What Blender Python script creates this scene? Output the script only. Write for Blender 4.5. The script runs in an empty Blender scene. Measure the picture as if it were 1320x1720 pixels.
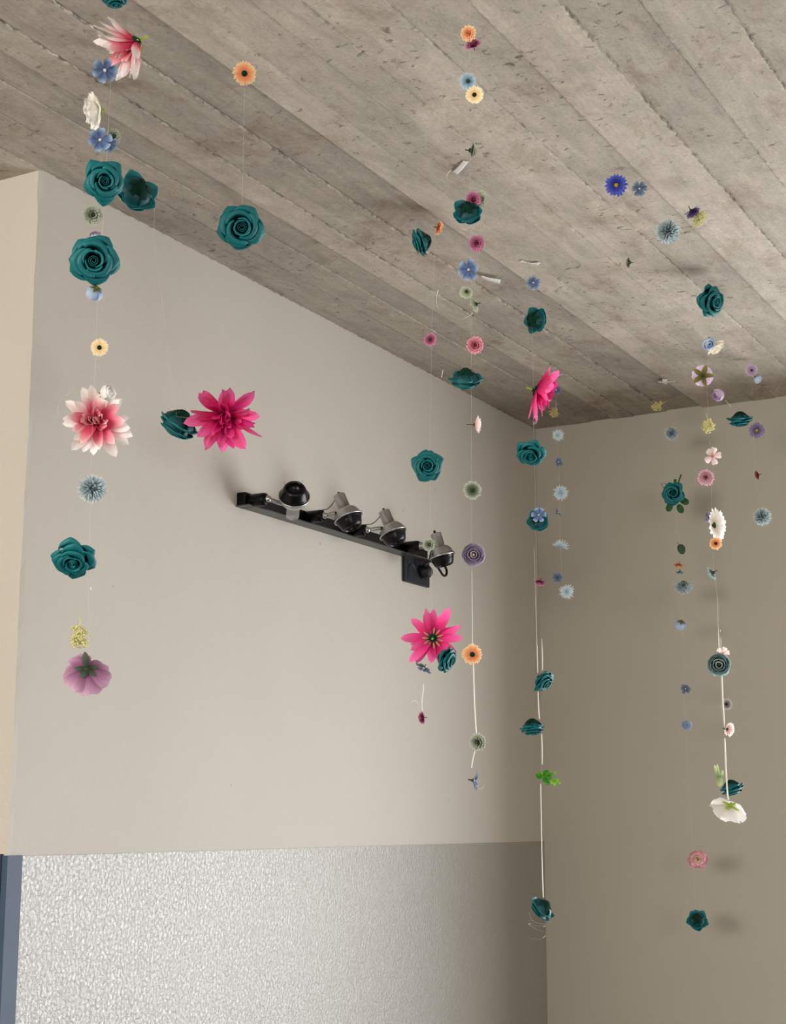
import bpy, bmesh, math, random
from mathutils import Vector, Matrix, Quaternion
rnd = random.Random(7)
scene = bpy.context.scene
COL = scene.collection
PI = math.pi

# ------------------------------------------------------------------ camera
FPX = 2600.0
PITCH = math.atan(517.0 / FPX)
TH = math.radians(29.32)
CAM = Vector((2.076, -4.687, 1.5))
RIGHT = Vector((math.cos(TH), math.sin(TH), 0))
FWD = Vector((-math.sin(TH), math.cos(TH), 0))
UPW = Vector((0, 0, 1))
CF = math.cos(PITCH) * FWD + math.sin(PITCH) * UPW
CU = -math.sin(PITCH) * FWD + math.cos(PITCH) * UPW
H = 2.8


def ray(px, py):
    return CF + RIGHT * ((px - 660) / FPX) + CU * ((860 - py) / FPX)


def at(px, py, d):
    """point seen at the pixel, d metres ahead of the viewpoint (horizontal)"""
    r = ray(px, py)
    return CAM + r * (d / r.dot(FWD))


def on_wall(px, py, x=0.0):
    r = ray(px, py)
    return CAM + r * ((x - CAM.x) / r.x)


def on_ceiling(px, py, z=H):
    r = ray(px, py)
    return CAM + r * ((z - CAM.z) / r.z)


cam_data = bpy.data.cameras.new('camera')
cam = bpy.data.objects.new('camera', cam_data)
COL.objects.link(cam)
cam_data.sensor_fit = 'HORIZONTAL'
cam_data.sensor_width = 36.0
cam_data.lens = FPX / 1320.0 * 36.0
cam_data.clip_start = 0.05
m = Matrix((RIGHT, CU, -CF)).transposed().to_4x4()
m.translation = CAM
cam.matrix_world = m
scene.camera = cam

# ------------------------------------------------------------------ helpers


def lin(c):
    c = c / 255.0
    return c / 12.92 if c <= 0.04045 else ((c + 0.055) / 1.055) ** 2.4


def rgb(t):
    return (lin(t[0]), lin(t[1]), lin(t[2]), 1.0)


class MB:
    """collects grids, tubes and boxes into one mesh"""

    def __init__(s):
        s.v, s.f, s.uv = [], [], []

    def grid(s, fn, nu, nv, M=None, closed=False):
        b = len(s.v)
        for j in range(nv + 1):
            for i in range(nu + 1):
                u, v = -1 + 2 * i / nu, j / nv
                p = Vector(fn(u, v))
                if M:
                    p = M @ p
                s.v.append(p)
                s.uv.append(((u + 1) / 2, v))
        n = nu + 1
        for j in range(nv):
            for i in range(nu):
                s.f.append((b + j * n + i, b + j * n + i + 1, b + (j + 1) * n + i + 1, b + (j + 1) * n + i))
        return s

    def lathe(s, prof, n=20, M=None):
        k = len(prof) - 1

        def fn(u, v):
            i = min(int(round(v * k)), k)
            a = PI * u
            return (prof[i][0] * math.cos(a), prof[i][0] * math.sin(a), prof[i][1])
        return s.grid(fn, n, k, M)

    def tube(s, pts, rad, n=8, caps=True):
        pts = [Vector(p) for p in pts]
        if not isinstance(rad, (list, tuple)):
            rad = [rad] * len(pts)
        b = len(s.v)
        prev = None
        for i, p in enumerate(pts):
            t = (pts[min(i + 1, len(pts) - 1)] - pts[max(i - 1, 0)]).normalized()
            if prev is None:
                a = Vector((1, 0, 0)) if abs(t.x) < .8 else Vector((0, 1, 0))
                nx = t.cross(a).normalized()
            else:
                nx = (prev - t * prev.dot(t)).normalized()
            prev = nx
            ny = t.cross(nx)
            for k in range(n):
                a = 2 * PI * k / n
                s.v.append(p + (nx * math.cos(a) + ny * math.sin(a)) * rad[i])
                s.uv.append((k / n, i / (len(pts) - 1)))
        for i in range(len(pts) - 1):
            for k in range(n):
                k2 = (k + 1) % n
                s.f.append((b + i * n + k, b + i * n + k2, b + (i + 1) * n + k2, b + (i + 1) * n + k))
        if caps:
            s.f.append(tuple(b + k for k in reversed(range(n))))
            e = b + (len(pts) - 1) * n
            s.f.append(tuple(e + k for k in range(n)))
        return s

    def box(s, lo, hi, M=None):
        b = len(s.v)
        for z in (lo[2], hi[2]):
            for (x, y) in ((lo[0], lo[1]), (hi[0], lo[1]), (hi[0], hi[1]), (lo[0], hi[1])):
                p = Vector((x, y, z))
                s.v.append(M @ p if M else p)
                s.uv.append((0, 0))
        for q in ((3, 2, 1, 0), (4, 5, 6, 7), (0, 1, 5, 4), (1, 2, 6, 5), (2, 3, 7, 6), (3, 0, 4, 7)):
            s.f.append(tuple(b + i for i in q))
        return s

    def ball(s, c, r, n=6, sq=(1, 1, 1)):
        c = Vector(c)

        def fn(u, v):
            a, t = PI * u, PI * (v - .5)
            return c + Vector((r * sq[0] * math.cos(t) * math.cos(a), r * sq[1] * math.cos(t) * math.sin(a), r * sq[2] * math.sin(t)))
        return s.grid(fn, n, max(4, n // 2 + 1))

    def mesh(s, name, mat, smooth=True, thick=0.0, bevel=0.0):
        me = bpy.data.meshes.new(name)
        me.from_pydata([tuple(p) for p in s.v], [], s.f)
        ul = me.uv_layers.new(name='UVMap')
        for lp in me.loops:
            ul.data[lp.index].uv = s.uv[lp.vertex_index]
        if thick or bevel or not smooth:
            bm = bmesh.new()
            bm.from_mesh(me)
            if thick:
                bmesh.ops.recalc_face_normals(bm, faces=bm.faces)
                bmesh.ops.solidify(bm, geom=bm.faces[:], thickness=thick)
            if bevel:
                bmesh.ops.remove_doubles(bm, verts=bm.verts, dist=1e-6)
                bmesh.ops.bevel(bm, geom=bm.edges[:], offset=bevel, segments=2, affect='EDGES', profile=.6)
            bm.to_mesh(me)
            bm.free()
        me.materials.append(mat)
        if smooth:
            me.polygons.foreach_set('use_smooth', [True] * len(me.polygons))
        me.update()
        return me


def link(name, me, parent=None, M=None):
    o = bpy.data.objects.new(name, me)
    COL.objects.link(o)
    if parent:
        o.parent = parent
    if M is not None:
        o.matrix_local = M
    return o


def tag(o, label=None, cat=None, group=None, kind=None):
    if label:
        o['label'] = label
    if cat:
        o['category'] = cat
    if group:
        o['group'] = group
    if kind:
        o['kind'] = kind
    return o


def crom(P, v):
    """Catmull-Rom through the points of a profile"""
    k = len(P) - 1
    x = max(0.0, min(.99999, v)) * k
    i = int(x)
    t = x - i
    p0, p1, p2, p3 = P[max(i - 1, 0)], P[i], P[i + 1], P[min(i + 2, k)]
    return tuple(.5 * (2 * b + (c - a) * t + (2 * a - 5 * b + 4 * c - d) * t * t + (3 * b - a - 3 * c + d) * t ** 3)
                 for a, b, c, d in zip(p0, p1, p2, p3))


# ------------------------------------------------------------------ materials
def new_mat(name):
    mt = bpy.data.materials.new(name)
    mt.use_nodes = True
    nt = mt.node_tree
    nt.nodes.clear()
    out = nt.nodes.new('ShaderNodeOutputMaterial')
    return mt, nt, out


def plain(name, col, rough=.5, metal=0.0, noise=.06, scale=60, spec=.5, bump=0.0, coat=0.0):
    mt, nt, out = new_mat(name)
    N, L = nt.nodes, nt.links
    b = N.new('ShaderNodeBsdfPrincipled')
    b.inputs['Roughness'].default_value = rough
    b.inputs['Metallic'].default_value = metal
    b.inputs['Specular IOR Level'].default_value = spec
    b.inputs['Coat Weight'].default_value = coat
    tc = N.new('ShaderNodeTexCoord')
    nz = N.new('ShaderNodeTexNoise')
    nz.inputs['Scale'].default_value = scale
    L.new(tc.outputs['Object'], nz.inputs['Vector'])
    hs = N.new('ShaderNodeHueSaturation')
    hs.inputs['Color'].default_value = rgb(col)
    mr = N.new('ShaderNodeMapRange')
    mr.inputs['To Min'].default_value = 1 - noise
    mr.inputs['To Max'].default_value = 1 + noise
    L.new(nz.outputs['Fac'], mr.inputs['Value'])
    L.new(mr.outputs['Result'], hs.inputs['Value'])
    L.new(hs.outputs['Color'], b.inputs['Base Color'])
    if bump:
        bp = N.new('ShaderNodeBump')
        bp.inputs['Strength'].default_value = bump
        bp.inputs['Distance'].default_value = .002
        L.new(nz.outputs['Fac'], bp.inputs['Height'])
        L.new(bp.outputs['Normal'], b.inputs['Normal'])
    L.new(b.outputs['BSDF'], out.inputs['Surface'])
    return mt


def petal(name, stops, rough=.6, trans=.3, streak=.12, spec=.3, sheen=0.0):
    """pigment runs from the foot of the petal (0) to its tip (1), with fine veins"""
    mt, nt, out = new_mat(name)
    N, L = nt.nodes, nt.links
    uv = N.new('ShaderNodeUVMap')
    sp = N.new('ShaderNodeSeparateXYZ')
    L.new(uv.outputs['UV'], sp.inputs['Vector'])
    cr = N.new('ShaderNodeValToRGB')
    el = cr.color_ramp.elements
    while len(el) < len(stops):
        el.new(.5)
    for e, (p, c) in zip(el, stops):
        e.position = p
        e.color = rgb(c)
    mp = N.new('ShaderNodeMapping')
    mp.inputs['Scale'].default_value = (14, 1.6, 1)
    L.new(uv.outputs['UV'], mp.inputs['Vector'])
    nz = N.new('ShaderNodeTexNoise')
    nz.inputs['Scale'].default_value = 1.0
    nz.inputs['Detail'].default_value = 3
    L.new(mp.outputs['Vector'], nz.inputs['Vector'])
    ad = N.new('ShaderNodeMath')
    ad.operation = 'MULTIPLY_ADD'
    ad.inputs[1].default_value = .25
    L.new(nz.outputs['Fac'], ad.inputs[0])
    sb = N.new('ShaderNodeMath')
    sb.operation = 'SUBTRACT'
    sb.inputs[1].default_value = .125
    L.new(sp.outputs['Y'], sb.inputs[0])
    L.new(sb.outputs[0], ad.inputs[2])
    L.new(ad.outputs[0], cr.inputs['Fac'])
    hs = N.new('ShaderNodeHueSaturation')
    mr = N.new('ShaderNodeMapRange')
    mr.inputs['To Min'].default_value = 1 - streak
    mr.inputs['To Max'].default_value = 1 + streak
    L.new(nz.outputs['Fac'], mr.inputs['Value'])
    L.new(mr.outputs['Result'], hs.inputs['Value'])
    L.new(cr.outputs['Color'], hs.inputs['Color'])
    b = N.new('ShaderNodeBsdfPrincipled')
    b.inputs['Roughness'].default_value = rough
    b.inputs['Specular IOR Level'].default_value = spec
    b.inputs['Sheen Weight'].default_value = sheen
    L.new(hs.outputs['Color'], b.inputs['Base Color'])
    if trans > 0:
        tr = N.new('ShaderNodeBsdfTranslucent')
        L.new(hs.outputs['Color'], tr.inputs['Color'])
        mx = N.new('ShaderNodeMixShader')
        mx.inputs['Fac'].default_value = trans
        L.new(b.outputs['BSDF'], mx.inputs[1])
        L.new(tr.outputs['BSDF'], mx.inputs[2])
        L.new(mx.outputs['Shader'], out.inputs['Surface'])
    else:
        L.new(b.outputs['BSDF'], out.inputs['Surface'])
    return mt


def plaster(name, col, bump=.35, rough=.75, spec=.3, coat=0.0, coat_rough=.3, coarse=90, dist=.003, mott=.05):
    mt, nt, out = new_mat(name)
    N, L = nt.nodes, nt.links
    b = N.new('ShaderNodeBsdfPrincipled')
    b.inputs['Roughness'].default_value = rough
    b.inputs['Specular IOR Level'].default_value = spec
    b.inputs['Coat Weight'].default_value = coat
    b.inputs['Coat Roughness'].default_value = coat_rough
    tc = N.new('ShaderNodeTexCoord')
    big = N.new('ShaderNodeTexNoise')
    big.inputs['Scale'].default_value = 2.2
    big.inputs['Detail'].default_value = 4
    fine = N.new('ShaderNodeTexNoise')
    fine.inputs['Scale'].default_value = coarse
    fine.inputs['Detail'].default_value = 4
    fine.inputs['Roughness'].default_value = .6
    fine.inputs['Distortion'].default_value = .6
    speck = N.new('ShaderNodeTexVoronoi')
    speck.inputs['Scale'].default_value = 5.5
    for q in (big, fine, speck):
        L.new(tc.outputs['Object'], q.inputs['Vector'])
    hs = N.new('ShaderNodeHueSaturation')
    hs.inputs['Color'].default_value = rgb(col)
    mr = N.new('ShaderNodeMapRange')
    mr.inputs['To Min'].default_value = 1 - mott
    mr.inputs['To Max'].default_value = 1 + mott
    L.new(big.outputs['Fac'], mr.inputs['Value'])
    # a few small chips and pin holes
    sm = N.new('ShaderNodeMapRange')
    sm.inputs['From Min'].default_value = .012
    sm.inputs['From Max'].default_value = .03
    sm.inputs['To Min'].default_value = .72
    sm.inputs['To Max'].default_value = 1
    L.new(speck.outputs['Distance'], sm.inputs['Value'])
    mu = N.new('ShaderNodeMath')
    mu.operation = 'MULTIPLY'
    L.new(mr.outputs['Result'], mu.inputs[0])
    L.new(sm.outputs['Result'], mu.inputs[1])
    L.new(mu.outputs[0], hs.inputs['Value'])
    L.new(hs.outputs['Color'], b.inputs['Base Color'])
    bp = N.new('ShaderNodeBump')
    bp.inputs['Strength'].default_value = bump
    bp.inputs['Distance'].default_value = dist
    L.new(fine.outputs['Fac'], bp.inputs['Height'])
    L.new(bp.outputs['Normal'], b.inputs['Normal'])
    if coat:
        L.new(bp.outputs['Normal'], b.inputs['Coat Normal'])
    L.new(b.outputs['BSDF'], out.inputs['Surface'])
    return mt


def concrete(name):
    """board-marked concrete: grain and stains run along the boards (Y); mesh attributes say
    where the board joints are and how pale each board is, its painted shade included"""
    mt, nt, out = new_mat(name)
    N, L = nt.nodes, nt.links

    def math_(op, a, b_=None, c=None):
        n = N.new('ShaderNodeMath')
        n.operation = op
        for i, q in enumerate((a, b_, c)):
            if q is None:
                continue
            if isinstance(q, (int, float)):
                n.inputs[i].default_value = q
            else:
                L.new(q, n.inputs[i])
        return n.outputs[0]

    def rng(v, a, b_, c, d):
        n = N.new('ShaderNodeMapRange')
        for k, q in zip(('From Min', 'From Max', 'To Min', 'To Max'), (a, b_, c, d)):
            n.inputs[k].default_value = q
        L.new(v, n.inputs['Value'])
        return n.outputs['Result']

    def noise(scale, stretch, detail=4, rough=.55, dist=0.0):
        mp = N.new('ShaderNodeMapping')
        mp.inputs['Scale'].default_value = stretch
        L.new(tc.outputs['Object'], mp.inputs['Vector'])
        n = N.new('ShaderNodeTexNoise')
        n.inputs['Scale'].default_value = scale
        n.inputs['Detail'].default_value = detail
        n.inputs['Roughness'].default_value = rough
        n.inputs['Distortion'].default_value = dist
        L.new(mp.outputs['Vector'], n.inputs['Vector'])
        return n.outputs['Fac']
    tc = N.new('ShaderNodeTexCoord')
    tone = N.new('ShaderNodeAttribute')
    tone.attribute_name = 'tone'
    joint = N.new('ShaderNodeAttribute')
    joint.attribute_name = 'joint'
    cloud = noise(3.4, (1.4, .6, 1), 6, .65, .4)
    grain = noise(70, (1, .07, 1), 6, .7, .8)
    grain2 = noise(14, (1.3, .15, 1), 6, .7, 1.4)
    mott = noise(24, (1, .6, 1), 5, .7, .8)
    stain = noise(6.5, (1.1, .7, 1), 8, .75, .6)
    pits = noise(62, (.75, 1, 1), 3, .6, .5)
    pitmask = noise(3.0, (1, .6, 1), 3, .5)
    fine = noise(210, (1, .6, 1), 3, .6)
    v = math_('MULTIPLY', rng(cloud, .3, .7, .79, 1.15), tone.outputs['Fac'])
    v = math_('MULTIPLY', v, rng(grain, .3, .7, .95, 1.05))
    v = math_('MULTIPLY', v, rng(grain2, .3, .72, .84, 1.10))
    v = math_('MULTIPLY', v, rng(mott, .3, .7, .88, 1.10))
    v = math_('MULTIPLY', v, rng(fine, .25, .75, .86, 1.13))
    pm = math_('MULTIPLY', rng(pits, .62, .70, 0, 1), rng(pitmask, .42, .60, 0.1, 1))
    v = math_('MULTIPLY', v, math_('MULTIPLY_ADD', pm, -.55, 1.0))
    jn = math_('MULTIPLY', joint.outputs['Fac'], rng(noise(26, (1, .5, 1), 4, .7), .38, .58, .1, 1))
    fin = rng(noise(95, (1, .6, 1), 3, .7), .42, .58, -.62, .35)
    v = math_('MULTIPLY', v, math_('MULTIPLY_ADD', jn, fin, 1.0))
    base = N.new('ShaderNodeMixRGB')
    base.inputs['Color1'].default_value = rgb((194, 183, 168))
    base.inputs['Color2'].default_value = rgb((146, 118, 94))
    L.new(rng(stain, .52, .74, 0, .7), base.inputs['Fac'])
    hs = N.new('ShaderNodeHueSaturation')
    L.new(base.outputs['Color'], hs.inputs['Color'])
    L.new(v, hs.inputs['Value'])
    b = N.new('ShaderNodeBsdfPrincipled')
    b.inputs['Roughness'].default_value = .8
    b.inputs['Specular IOR Level'].default_value = .25
    L.new(hs.outputs['Color'], b.inputs['Base Color'])
    h = math_('ADD', math_('MULTIPLY', grain, .35), math_('MULTIPLY', fine, .15))
    h = math_('ADD', h, math_('MULTIPLY', pm, -.8))
    h = math_('ADD', h, math_('MULTIPLY', jn, .8))
    bp = N.new('ShaderNodeBump')
    bp.inputs['Strength'].default_value = .55
    bp.inputs['Distance'].default_value = .004
    bp.invert = True
    L.new(h, bp.inputs['Height'])
    L.new(bp.outputs['Normal'], b.inputs['Normal'])
    L.new(b.outputs['BSDF'], out.inputs['Surface'])
    return mt


def glass(name):
    mt, nt, out = new_mat(name)
    N, L = nt.nodes, nt.links
    t = N.new('ShaderNodeBsdfTransparent')
    g = N.new('ShaderNodeBsdfGlossy')
    g.inputs['Roughness'].default_value = .02
    mx = N.new('ShaderNodeMixShader')
    mx.inputs['Fac'].default_value = .06
    L.new(t.outputs[0], mx.inputs[1])
    L.new(g.outputs[0], mx.inputs[2])
    L.new(mx.outputs[0], out.inputs['Surface'])
    return mt


def nylon(name):
    mt, nt, out = new_mat(name)
    N, L = nt.nodes, nt.links
    t = N.new('ShaderNodeBsdfTransparent')
    g = N.new('ShaderNodeBsdfPrincipled')
    g.inputs['Base Color'].default_value = rgb((235, 232, 222))
    g.inputs['Roughness'].default_value = .3
    mx = N.new('ShaderNodeMixShader')
    mx.inputs['Fac'].default_value = .34
    L.new(t.outputs[0], mx.inputs[1])
    L.new(g.outputs[0], mx.inputs[2])
    L.new(mx.outputs[0], out.inputs['Surface'])
    return mt


MT = {}


def mat(key, *a, **k):
    return MT.setdefault(key, None) or MT.__setitem__(key, petal(key, *a, **k)) or MT[key]
P_BACK, P_RIGHT, P_REAR, EXPO = 238, 75, 240, 0.0
# ------------------------------------------------------------------ the room
CY = -2.4595          # where the wall on the left turns away
XL, XR, YR = -3.0, 4.2, -7.5


def struct(name, me, label=None, cat=None):
    return tag(link(name, me), label, cat, None, 'structure')


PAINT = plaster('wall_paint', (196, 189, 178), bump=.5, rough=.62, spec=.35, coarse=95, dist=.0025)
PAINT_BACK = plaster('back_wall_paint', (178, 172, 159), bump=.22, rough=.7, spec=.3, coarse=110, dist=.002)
DADO = plaster('gloss_dado', (150, 145, 134), bump=.75, rough=.42, spec=1.0, coat=1.0, coat_rough=.25, coarse=125, dist=.0036, mott=.07)
POST = plain('blue_post', (58, 76, 98), rough=.5, spec=.35, noise=.14, scale=25, bump=.2)
NAVY = plain('navy_gloss', (26, 36, 56), rough=.3, spec=.6, noise=.05)
CONC = concrete('board_concrete')


def wavy_corner(me, amp=.0022):
    for v in me.vertices:
        if abs(v.co.x) < 1e-4 and abs(v.co.y - CY) < 1e-4:
            z = v.co.z
            d = amp * (math.sin(z * 9) + .6 * math.sin(z * 31 + 1) + .5 * math.sin(z * 73))
            v.co.x += d - (.004 if z > 2.74 else 0)
            v.co.y -= d * .4


mb = MB()
NZ = 90
mb.grid(lambda u, v: (0, (CY, CY + .012, 0)[int(round(u)) + 1], (H + .015) * v), 2, NZ)
mb.grid(lambda u, v: ((XL, -.012, 0)[int(round(u)) + 1], CY, (H + .015) * v), 2, NZ)
mb.box((-.25, CY + .02, 0), (-.02, .2, H))
mb.box((XL, CY + .02, 0), (-.02, CY + .2, H))
me = mb.mesh('wall_left', PAINT, smooth=False)
wavy_corner(me)
struct('wall_left', me, 'beige textured plaster wall with the black spotlight bar on it', 'wall')


def wall_with_opening(name, axis, pos, th, lo, hi, o_lo, o_hi, z0, z1, mt, label):
    """a wall along x or y with one window opening"""
    mb = MB()

    def bx(a0, a1, c0, c1):
        if axis == 'x':
            mb.box((a0, min(pos, pos + th), c0), (a1, max(pos, pos + th), c1 + (.015 if c1 == H else 0)))
        else:
            mb.box((min(pos, pos + th), a0, c0), (max(pos, pos + th), a1, c1))
    bx(lo, o_lo, 0, H)
    bx(o_hi, hi, 0, H)
    bx(o_lo, o_hi, 0, z0)
    bx(o_lo, o_hi, z1, H)
    return struct(name, mb.mesh(name, mt, smooth=False), label, 'wall')


WB = (1.05, 3.9, .12, 2.3)
WR = (-7.1, -4.6, .9, 2.45)
WF = (-1.7, 1.4, 1.3, 2.65)
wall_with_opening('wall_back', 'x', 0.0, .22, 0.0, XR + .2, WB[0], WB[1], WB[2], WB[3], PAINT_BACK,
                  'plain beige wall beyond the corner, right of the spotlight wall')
wall_with_opening('wall_right', 'y', XR, .2, YR, 0, WR[0], WR[1], WR[2], WR[3], PAINT, 'beige wall with a window, right of the viewpoint')
wall_with_opening('wall_rear', 'x', YR, -.2, XL - .2, XR + .2, WF[0], WF[1], WF[2], WF[3], PAINT, 'beige wall with a high window behind the viewpoint')
struct('wall_side', MB().box((XL - .2, YR, 0), (XL, CY + .2, H)).mesh('wall_side', PAINT, smooth=False), 'beige wall of the recess on the left', 'wall')
FLOOR = plain('floor_screed', (84, 82, 78), rough=.5, noise=.08, scale=8)
struct('floor', MB().box((XL - .2, YR - .2, -.1), (XR + .2, .22, 0)).mesh('floor', FLOOR, smooth=False), 'grey screed floor', 'floor')

# gloss dado, post and navy return
mb = MB()
mb.box((-.01, CY + .036, 0), (.003, 0, 1.4325))
struct('trim_1', mb.mesh('trim_1', DADO, smooth=False), 'silvery gloss painted dado under the beige plaster', 'dado')
mb = MB()
mb.box((-.01, CY - .004, 0), (.0045, CY + .0362, 1.4345))
struct('trim_2', mb.mesh('trim_2', POST, smooth=False), 'blue grey painted strip at the left end of the dado', 'trim')
mb = MB()
mb.box((XL, CY - .006, 0), (-.0098, CY + .01, 1.437))
struct('trim_3', mb.mesh('trim_3', NAVY, smooth=False), 'dark navy gloss dado round the left corner', 'dado')

# ceiling cast against boards
SEAM = [.11, .20, .28, .35, .465, .587, .66, .75, .82, .94, 1.06, 1.185, 1.30, 1.42]
xs = [0.0] + SEAM
while xs[-1] < XR:
    xs.append(xs[-1] + rnd.choice((.09, .12, .12, .15)))
while xs[0] > XL:
    xs.insert(0, xs[0] - rnd.choice((.09, .12, .12, .15)))
SHADED_TONE = {0.0: .80, .11: .90, .20: .76, .28: .92, .35: .86, .465: .74, .587: 1.05, .66: .98, .75: 1.0, .82: 1.06, .94: 1.0, 1.06: 1.12, 1.185: 1.0, 1.30: 1.12, 1.42: 1.0}  # board variation, with ceiling light falloff and step shadow painted into the tones
STEP = {0.0: .002, .11: .001, .20: .004, .28: .001, .35: .003, .465: .007, .587: 0.0, .66: .001, .75: 0.0, .82: .002, .94: .003, 1.06: -.002, 1.185: .003, 1.30: 0.0, 1.42: .004}
ROUGHNESS_OF_SEAM = {.35: 1.0, .465: .9, .11: .8, 1.185: .8, 1.42: 1.0, .94: .7, 1.30: .55, .587: .25, .66: .1, .20: .35}
verts, faces, jt, tn = [], [], [], []
prev_edge = None
for i in range(len(xs) - 1):
    x0, x1 = xs[i], xs[i + 1]
    fine_zone = -.6 < x0 < 1.9
    k = round(x0, 3)
    dz = STEP.get(k, rnd.uniform(-.001, .001))
    ys = [YR]
    while ys[-1] < 0:
        ys.append(ys[-1] + (.012 if fine_zone and ys[-1] > -3.2 else .5))
    ys[-1] = .02
    brk = rnd.uniform(-2.9, -.4)
    t0, t1 = SHADED_TONE.get(k, 1.0), SHADED_TONE.get(k, 1.0) * rnd.uniform(.88, 1.08)
    b = len(verts)
    brow = min(range(len(ys)), key=lambda r_: abs(ys[r_] - brk)) if fine_zone and k in (.20, .587, .82, .94, 1.06, 1.30) else -1

    def jit(x, y, amp):
        return amp * (.35 * math.sin(y * 19 + x * 91) + .8 * math.sin(y * 143 + x * 57) + .8 * math.sin(y * 263 + x * 13))
    w0 = ROUGHNESS_OF_SEAM.get(k, .4)
    w1 = ROUGHNESS_OF_SEAM.get(round(x1, 3), .4)
    for row, y in enumerate(ys):
        e = .55 if row == brow else 0
        j0, j1 = jit(x0, y, .0016 * w0), jit(x1, y, .0016 * w1)
        for (x, q) in ((x0 + j0, w0), (x0 + .0045 + j0, e), (x1 - .0045 + j1, e), (x1 + j1, w1)):
            verts.append((x, y, H + dz))
            jt.append(q)
    n = len(ys)
    for r in range(n - 1):
        for c in range(3):
            faces.append((b + r * 4 + c, b + (r + 1) * 4 + c, b + (r + 1) * 4 + c + 1, b + r * 4 + c + 1))
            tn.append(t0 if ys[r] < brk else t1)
        if prev_edge and len(prev_edge) == n:
            faces.append((prev_edge[r], prev_edge[r + 1], b + (r + 1) * 4, b + r * 4))
            tn.append(.9)
    prev_edge = [b + r * 4 + 3 for r in range(n)]
b = len(verts)
for z in (H + .02, H + .22):
    for (x, y) in ((XL - .2, YR - .2), (XR + .2, YR - .2), (XR + .2, .22), (XL - .2, .22)):
        verts.append((x, y, z))
        jt.append(0)
for q in ((3, 2, 1, 0), (4, 5, 6, 7), (0, 1, 5, 4), (1, 2, 6, 5), (2, 3, 7, 6), (3, 0, 4, 7)):
    faces.append(tuple(b + i for i in q))
    tn.append(1)
me = bpy.data.meshes.new('ceiling')
me.from_pydata(verts, [], faces)
a = me.attributes.new('joint', 'FLOAT', 'POINT')
a.data.foreach_set('value', jt)
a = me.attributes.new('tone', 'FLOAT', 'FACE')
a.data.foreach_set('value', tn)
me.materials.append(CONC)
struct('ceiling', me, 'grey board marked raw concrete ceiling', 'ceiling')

# windows of the room (out of the frame) that let the daylight in
FRAME = plain('window_frame', (60, 62, 66), rough=.4)
GLASS = glass('window_glass')


def window(name, axis, pos, a0, a1, z0, z1, n, label):
    mb, gl = MB(), MB()
    t = .05

    def bx(m_, p0, p1, c0, c1, d):
        if axis == 'x':
            m_.box((p0, pos - d, c0), (p1, pos + d, c1))
        else:
            m_.box((pos - d, p0, c0), (pos + d, p1, c1))
    bx(mb, a0, a1, z0, z0 + t, .03)
    bx(mb, a0, a1, z1 - t, z1, .03)
    for i in range(n + 1):
        x = a0 + (a1 - a0 - t) * i / n
        bx(mb, x, x + t, z0, z1, .03)
    bx(gl, a0 + .01, a1 - .01, z0 + .01, z1 - .01, .003)
    o = struct(name, mb.mesh(name, FRAME, smooth=False), label, 'window')
    link('window_pane', gl.mesh('window_pane', GLASS, smooth=False), o)


window('window_1', 'x', .1, *WB, 3, 'dark framed glass door in the wall beyond the right edge')
window('window_2', 'y', XR + .1, *WR, 3, 'dark framed window in the wall right of the viewpoint')
window('window_3', 'x', YR - .1, *WF, 2, 'dark framed high window behind the viewpoint')


def daylight(name, loc, rot, sx, sy, watts, col):
    l = bpy.data.lights.new(name, 'AREA')
    l.shape = 'RECTANGLE'
    l.size, l.size_y = sx, sy
    l.energy = watts
    l.color = col
    o = bpy.data.objects.new(name, l)
    COL.objects.link(o)
    o.location = loc
    o.rotation_euler = rot
    return o


daylight('daylight_back', (2.65, .75, 1.3), (-PI / 2, 0, 0), 3.0, 2.6, P_BACK, (.97, .985, 1.0))
daylight('daylight_right', (XR + .17, (WR[0] + WR[1]) / 2, (WR[2] + WR[3]) / 2), (0, PI / 2, 0), WR[3] - WR[2], WR[1] - WR[0], P_RIGHT, (.97, .985, 1.0))
daylight('daylight_rear', ((WF[0] + WF[1]) / 2, YR - .17, (WF[2] + WF[3]) / 2), (PI / 2, 0, 0), WF[1] - WF[0], WF[3] - WF[2], P_REAR, (1.0, .92, .82))

w = bpy.data.worlds.new('world')
scene.world = w
w.use_nodes = True
bg = w.node_tree.nodes.get('Background') or w.node_tree.nodes.new('ShaderNodeBackground')
bg.inputs['Color'].default_value = (.80, .88, 1.0, 1)
bg.inputs['Strength'].default_value = 1.5
scene.view_settings.view_transform = 'Standard'
scene.view_settings.look = 'None'
scene.view_settings.exposure = EXPO
scene.view_settings.gamma = 1
scene.view_settings.use_curve_mapping = False
# ------------------------------------------------------------------ spotlight bar and outlet
BLACK = plain('black_enamel', (6, 6, 7), rough=.35, noise=.1, spec=.18)
BEZEL = plain('black_plastic', (6, 6, 8), rough=.28, noise=.1, spec=.28)
SILVER = plain('satin_aluminium', (190, 191, 192), rough=.30, metal=1.0, noise=.05, scale=90)
OUTLETM = plain('anthracite_plastic', (24, 27, 36), rough=.45, spec=.3, noise=.05)
DARK = plain('socket_black', (7, 7, 9), rough=.6)

bar_z = 2.243
root = link('spotlight_bar', None)
root.location = (0, -1.28, bar_z)
tag(root, 'black wall bar with four silver spotlights on the beige wall', 'lamp')
RI = Matrix.Translation((0, 1.28, -bar_z))


def lpart(name, mb, mt, parent=root, thick=0, bevel=0, smooth=True):
    o = bpy.data.objects.new(name, mb.mesh(name, mt, smooth=smooth, thick=thick, bevel=bevel))
    COL.objects.link(o)
    o.parent = parent
    return o


def T(mb):
    for i, p in enumerate(mb.v):
        mb.v[i] = RI @ p
    return mb


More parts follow.
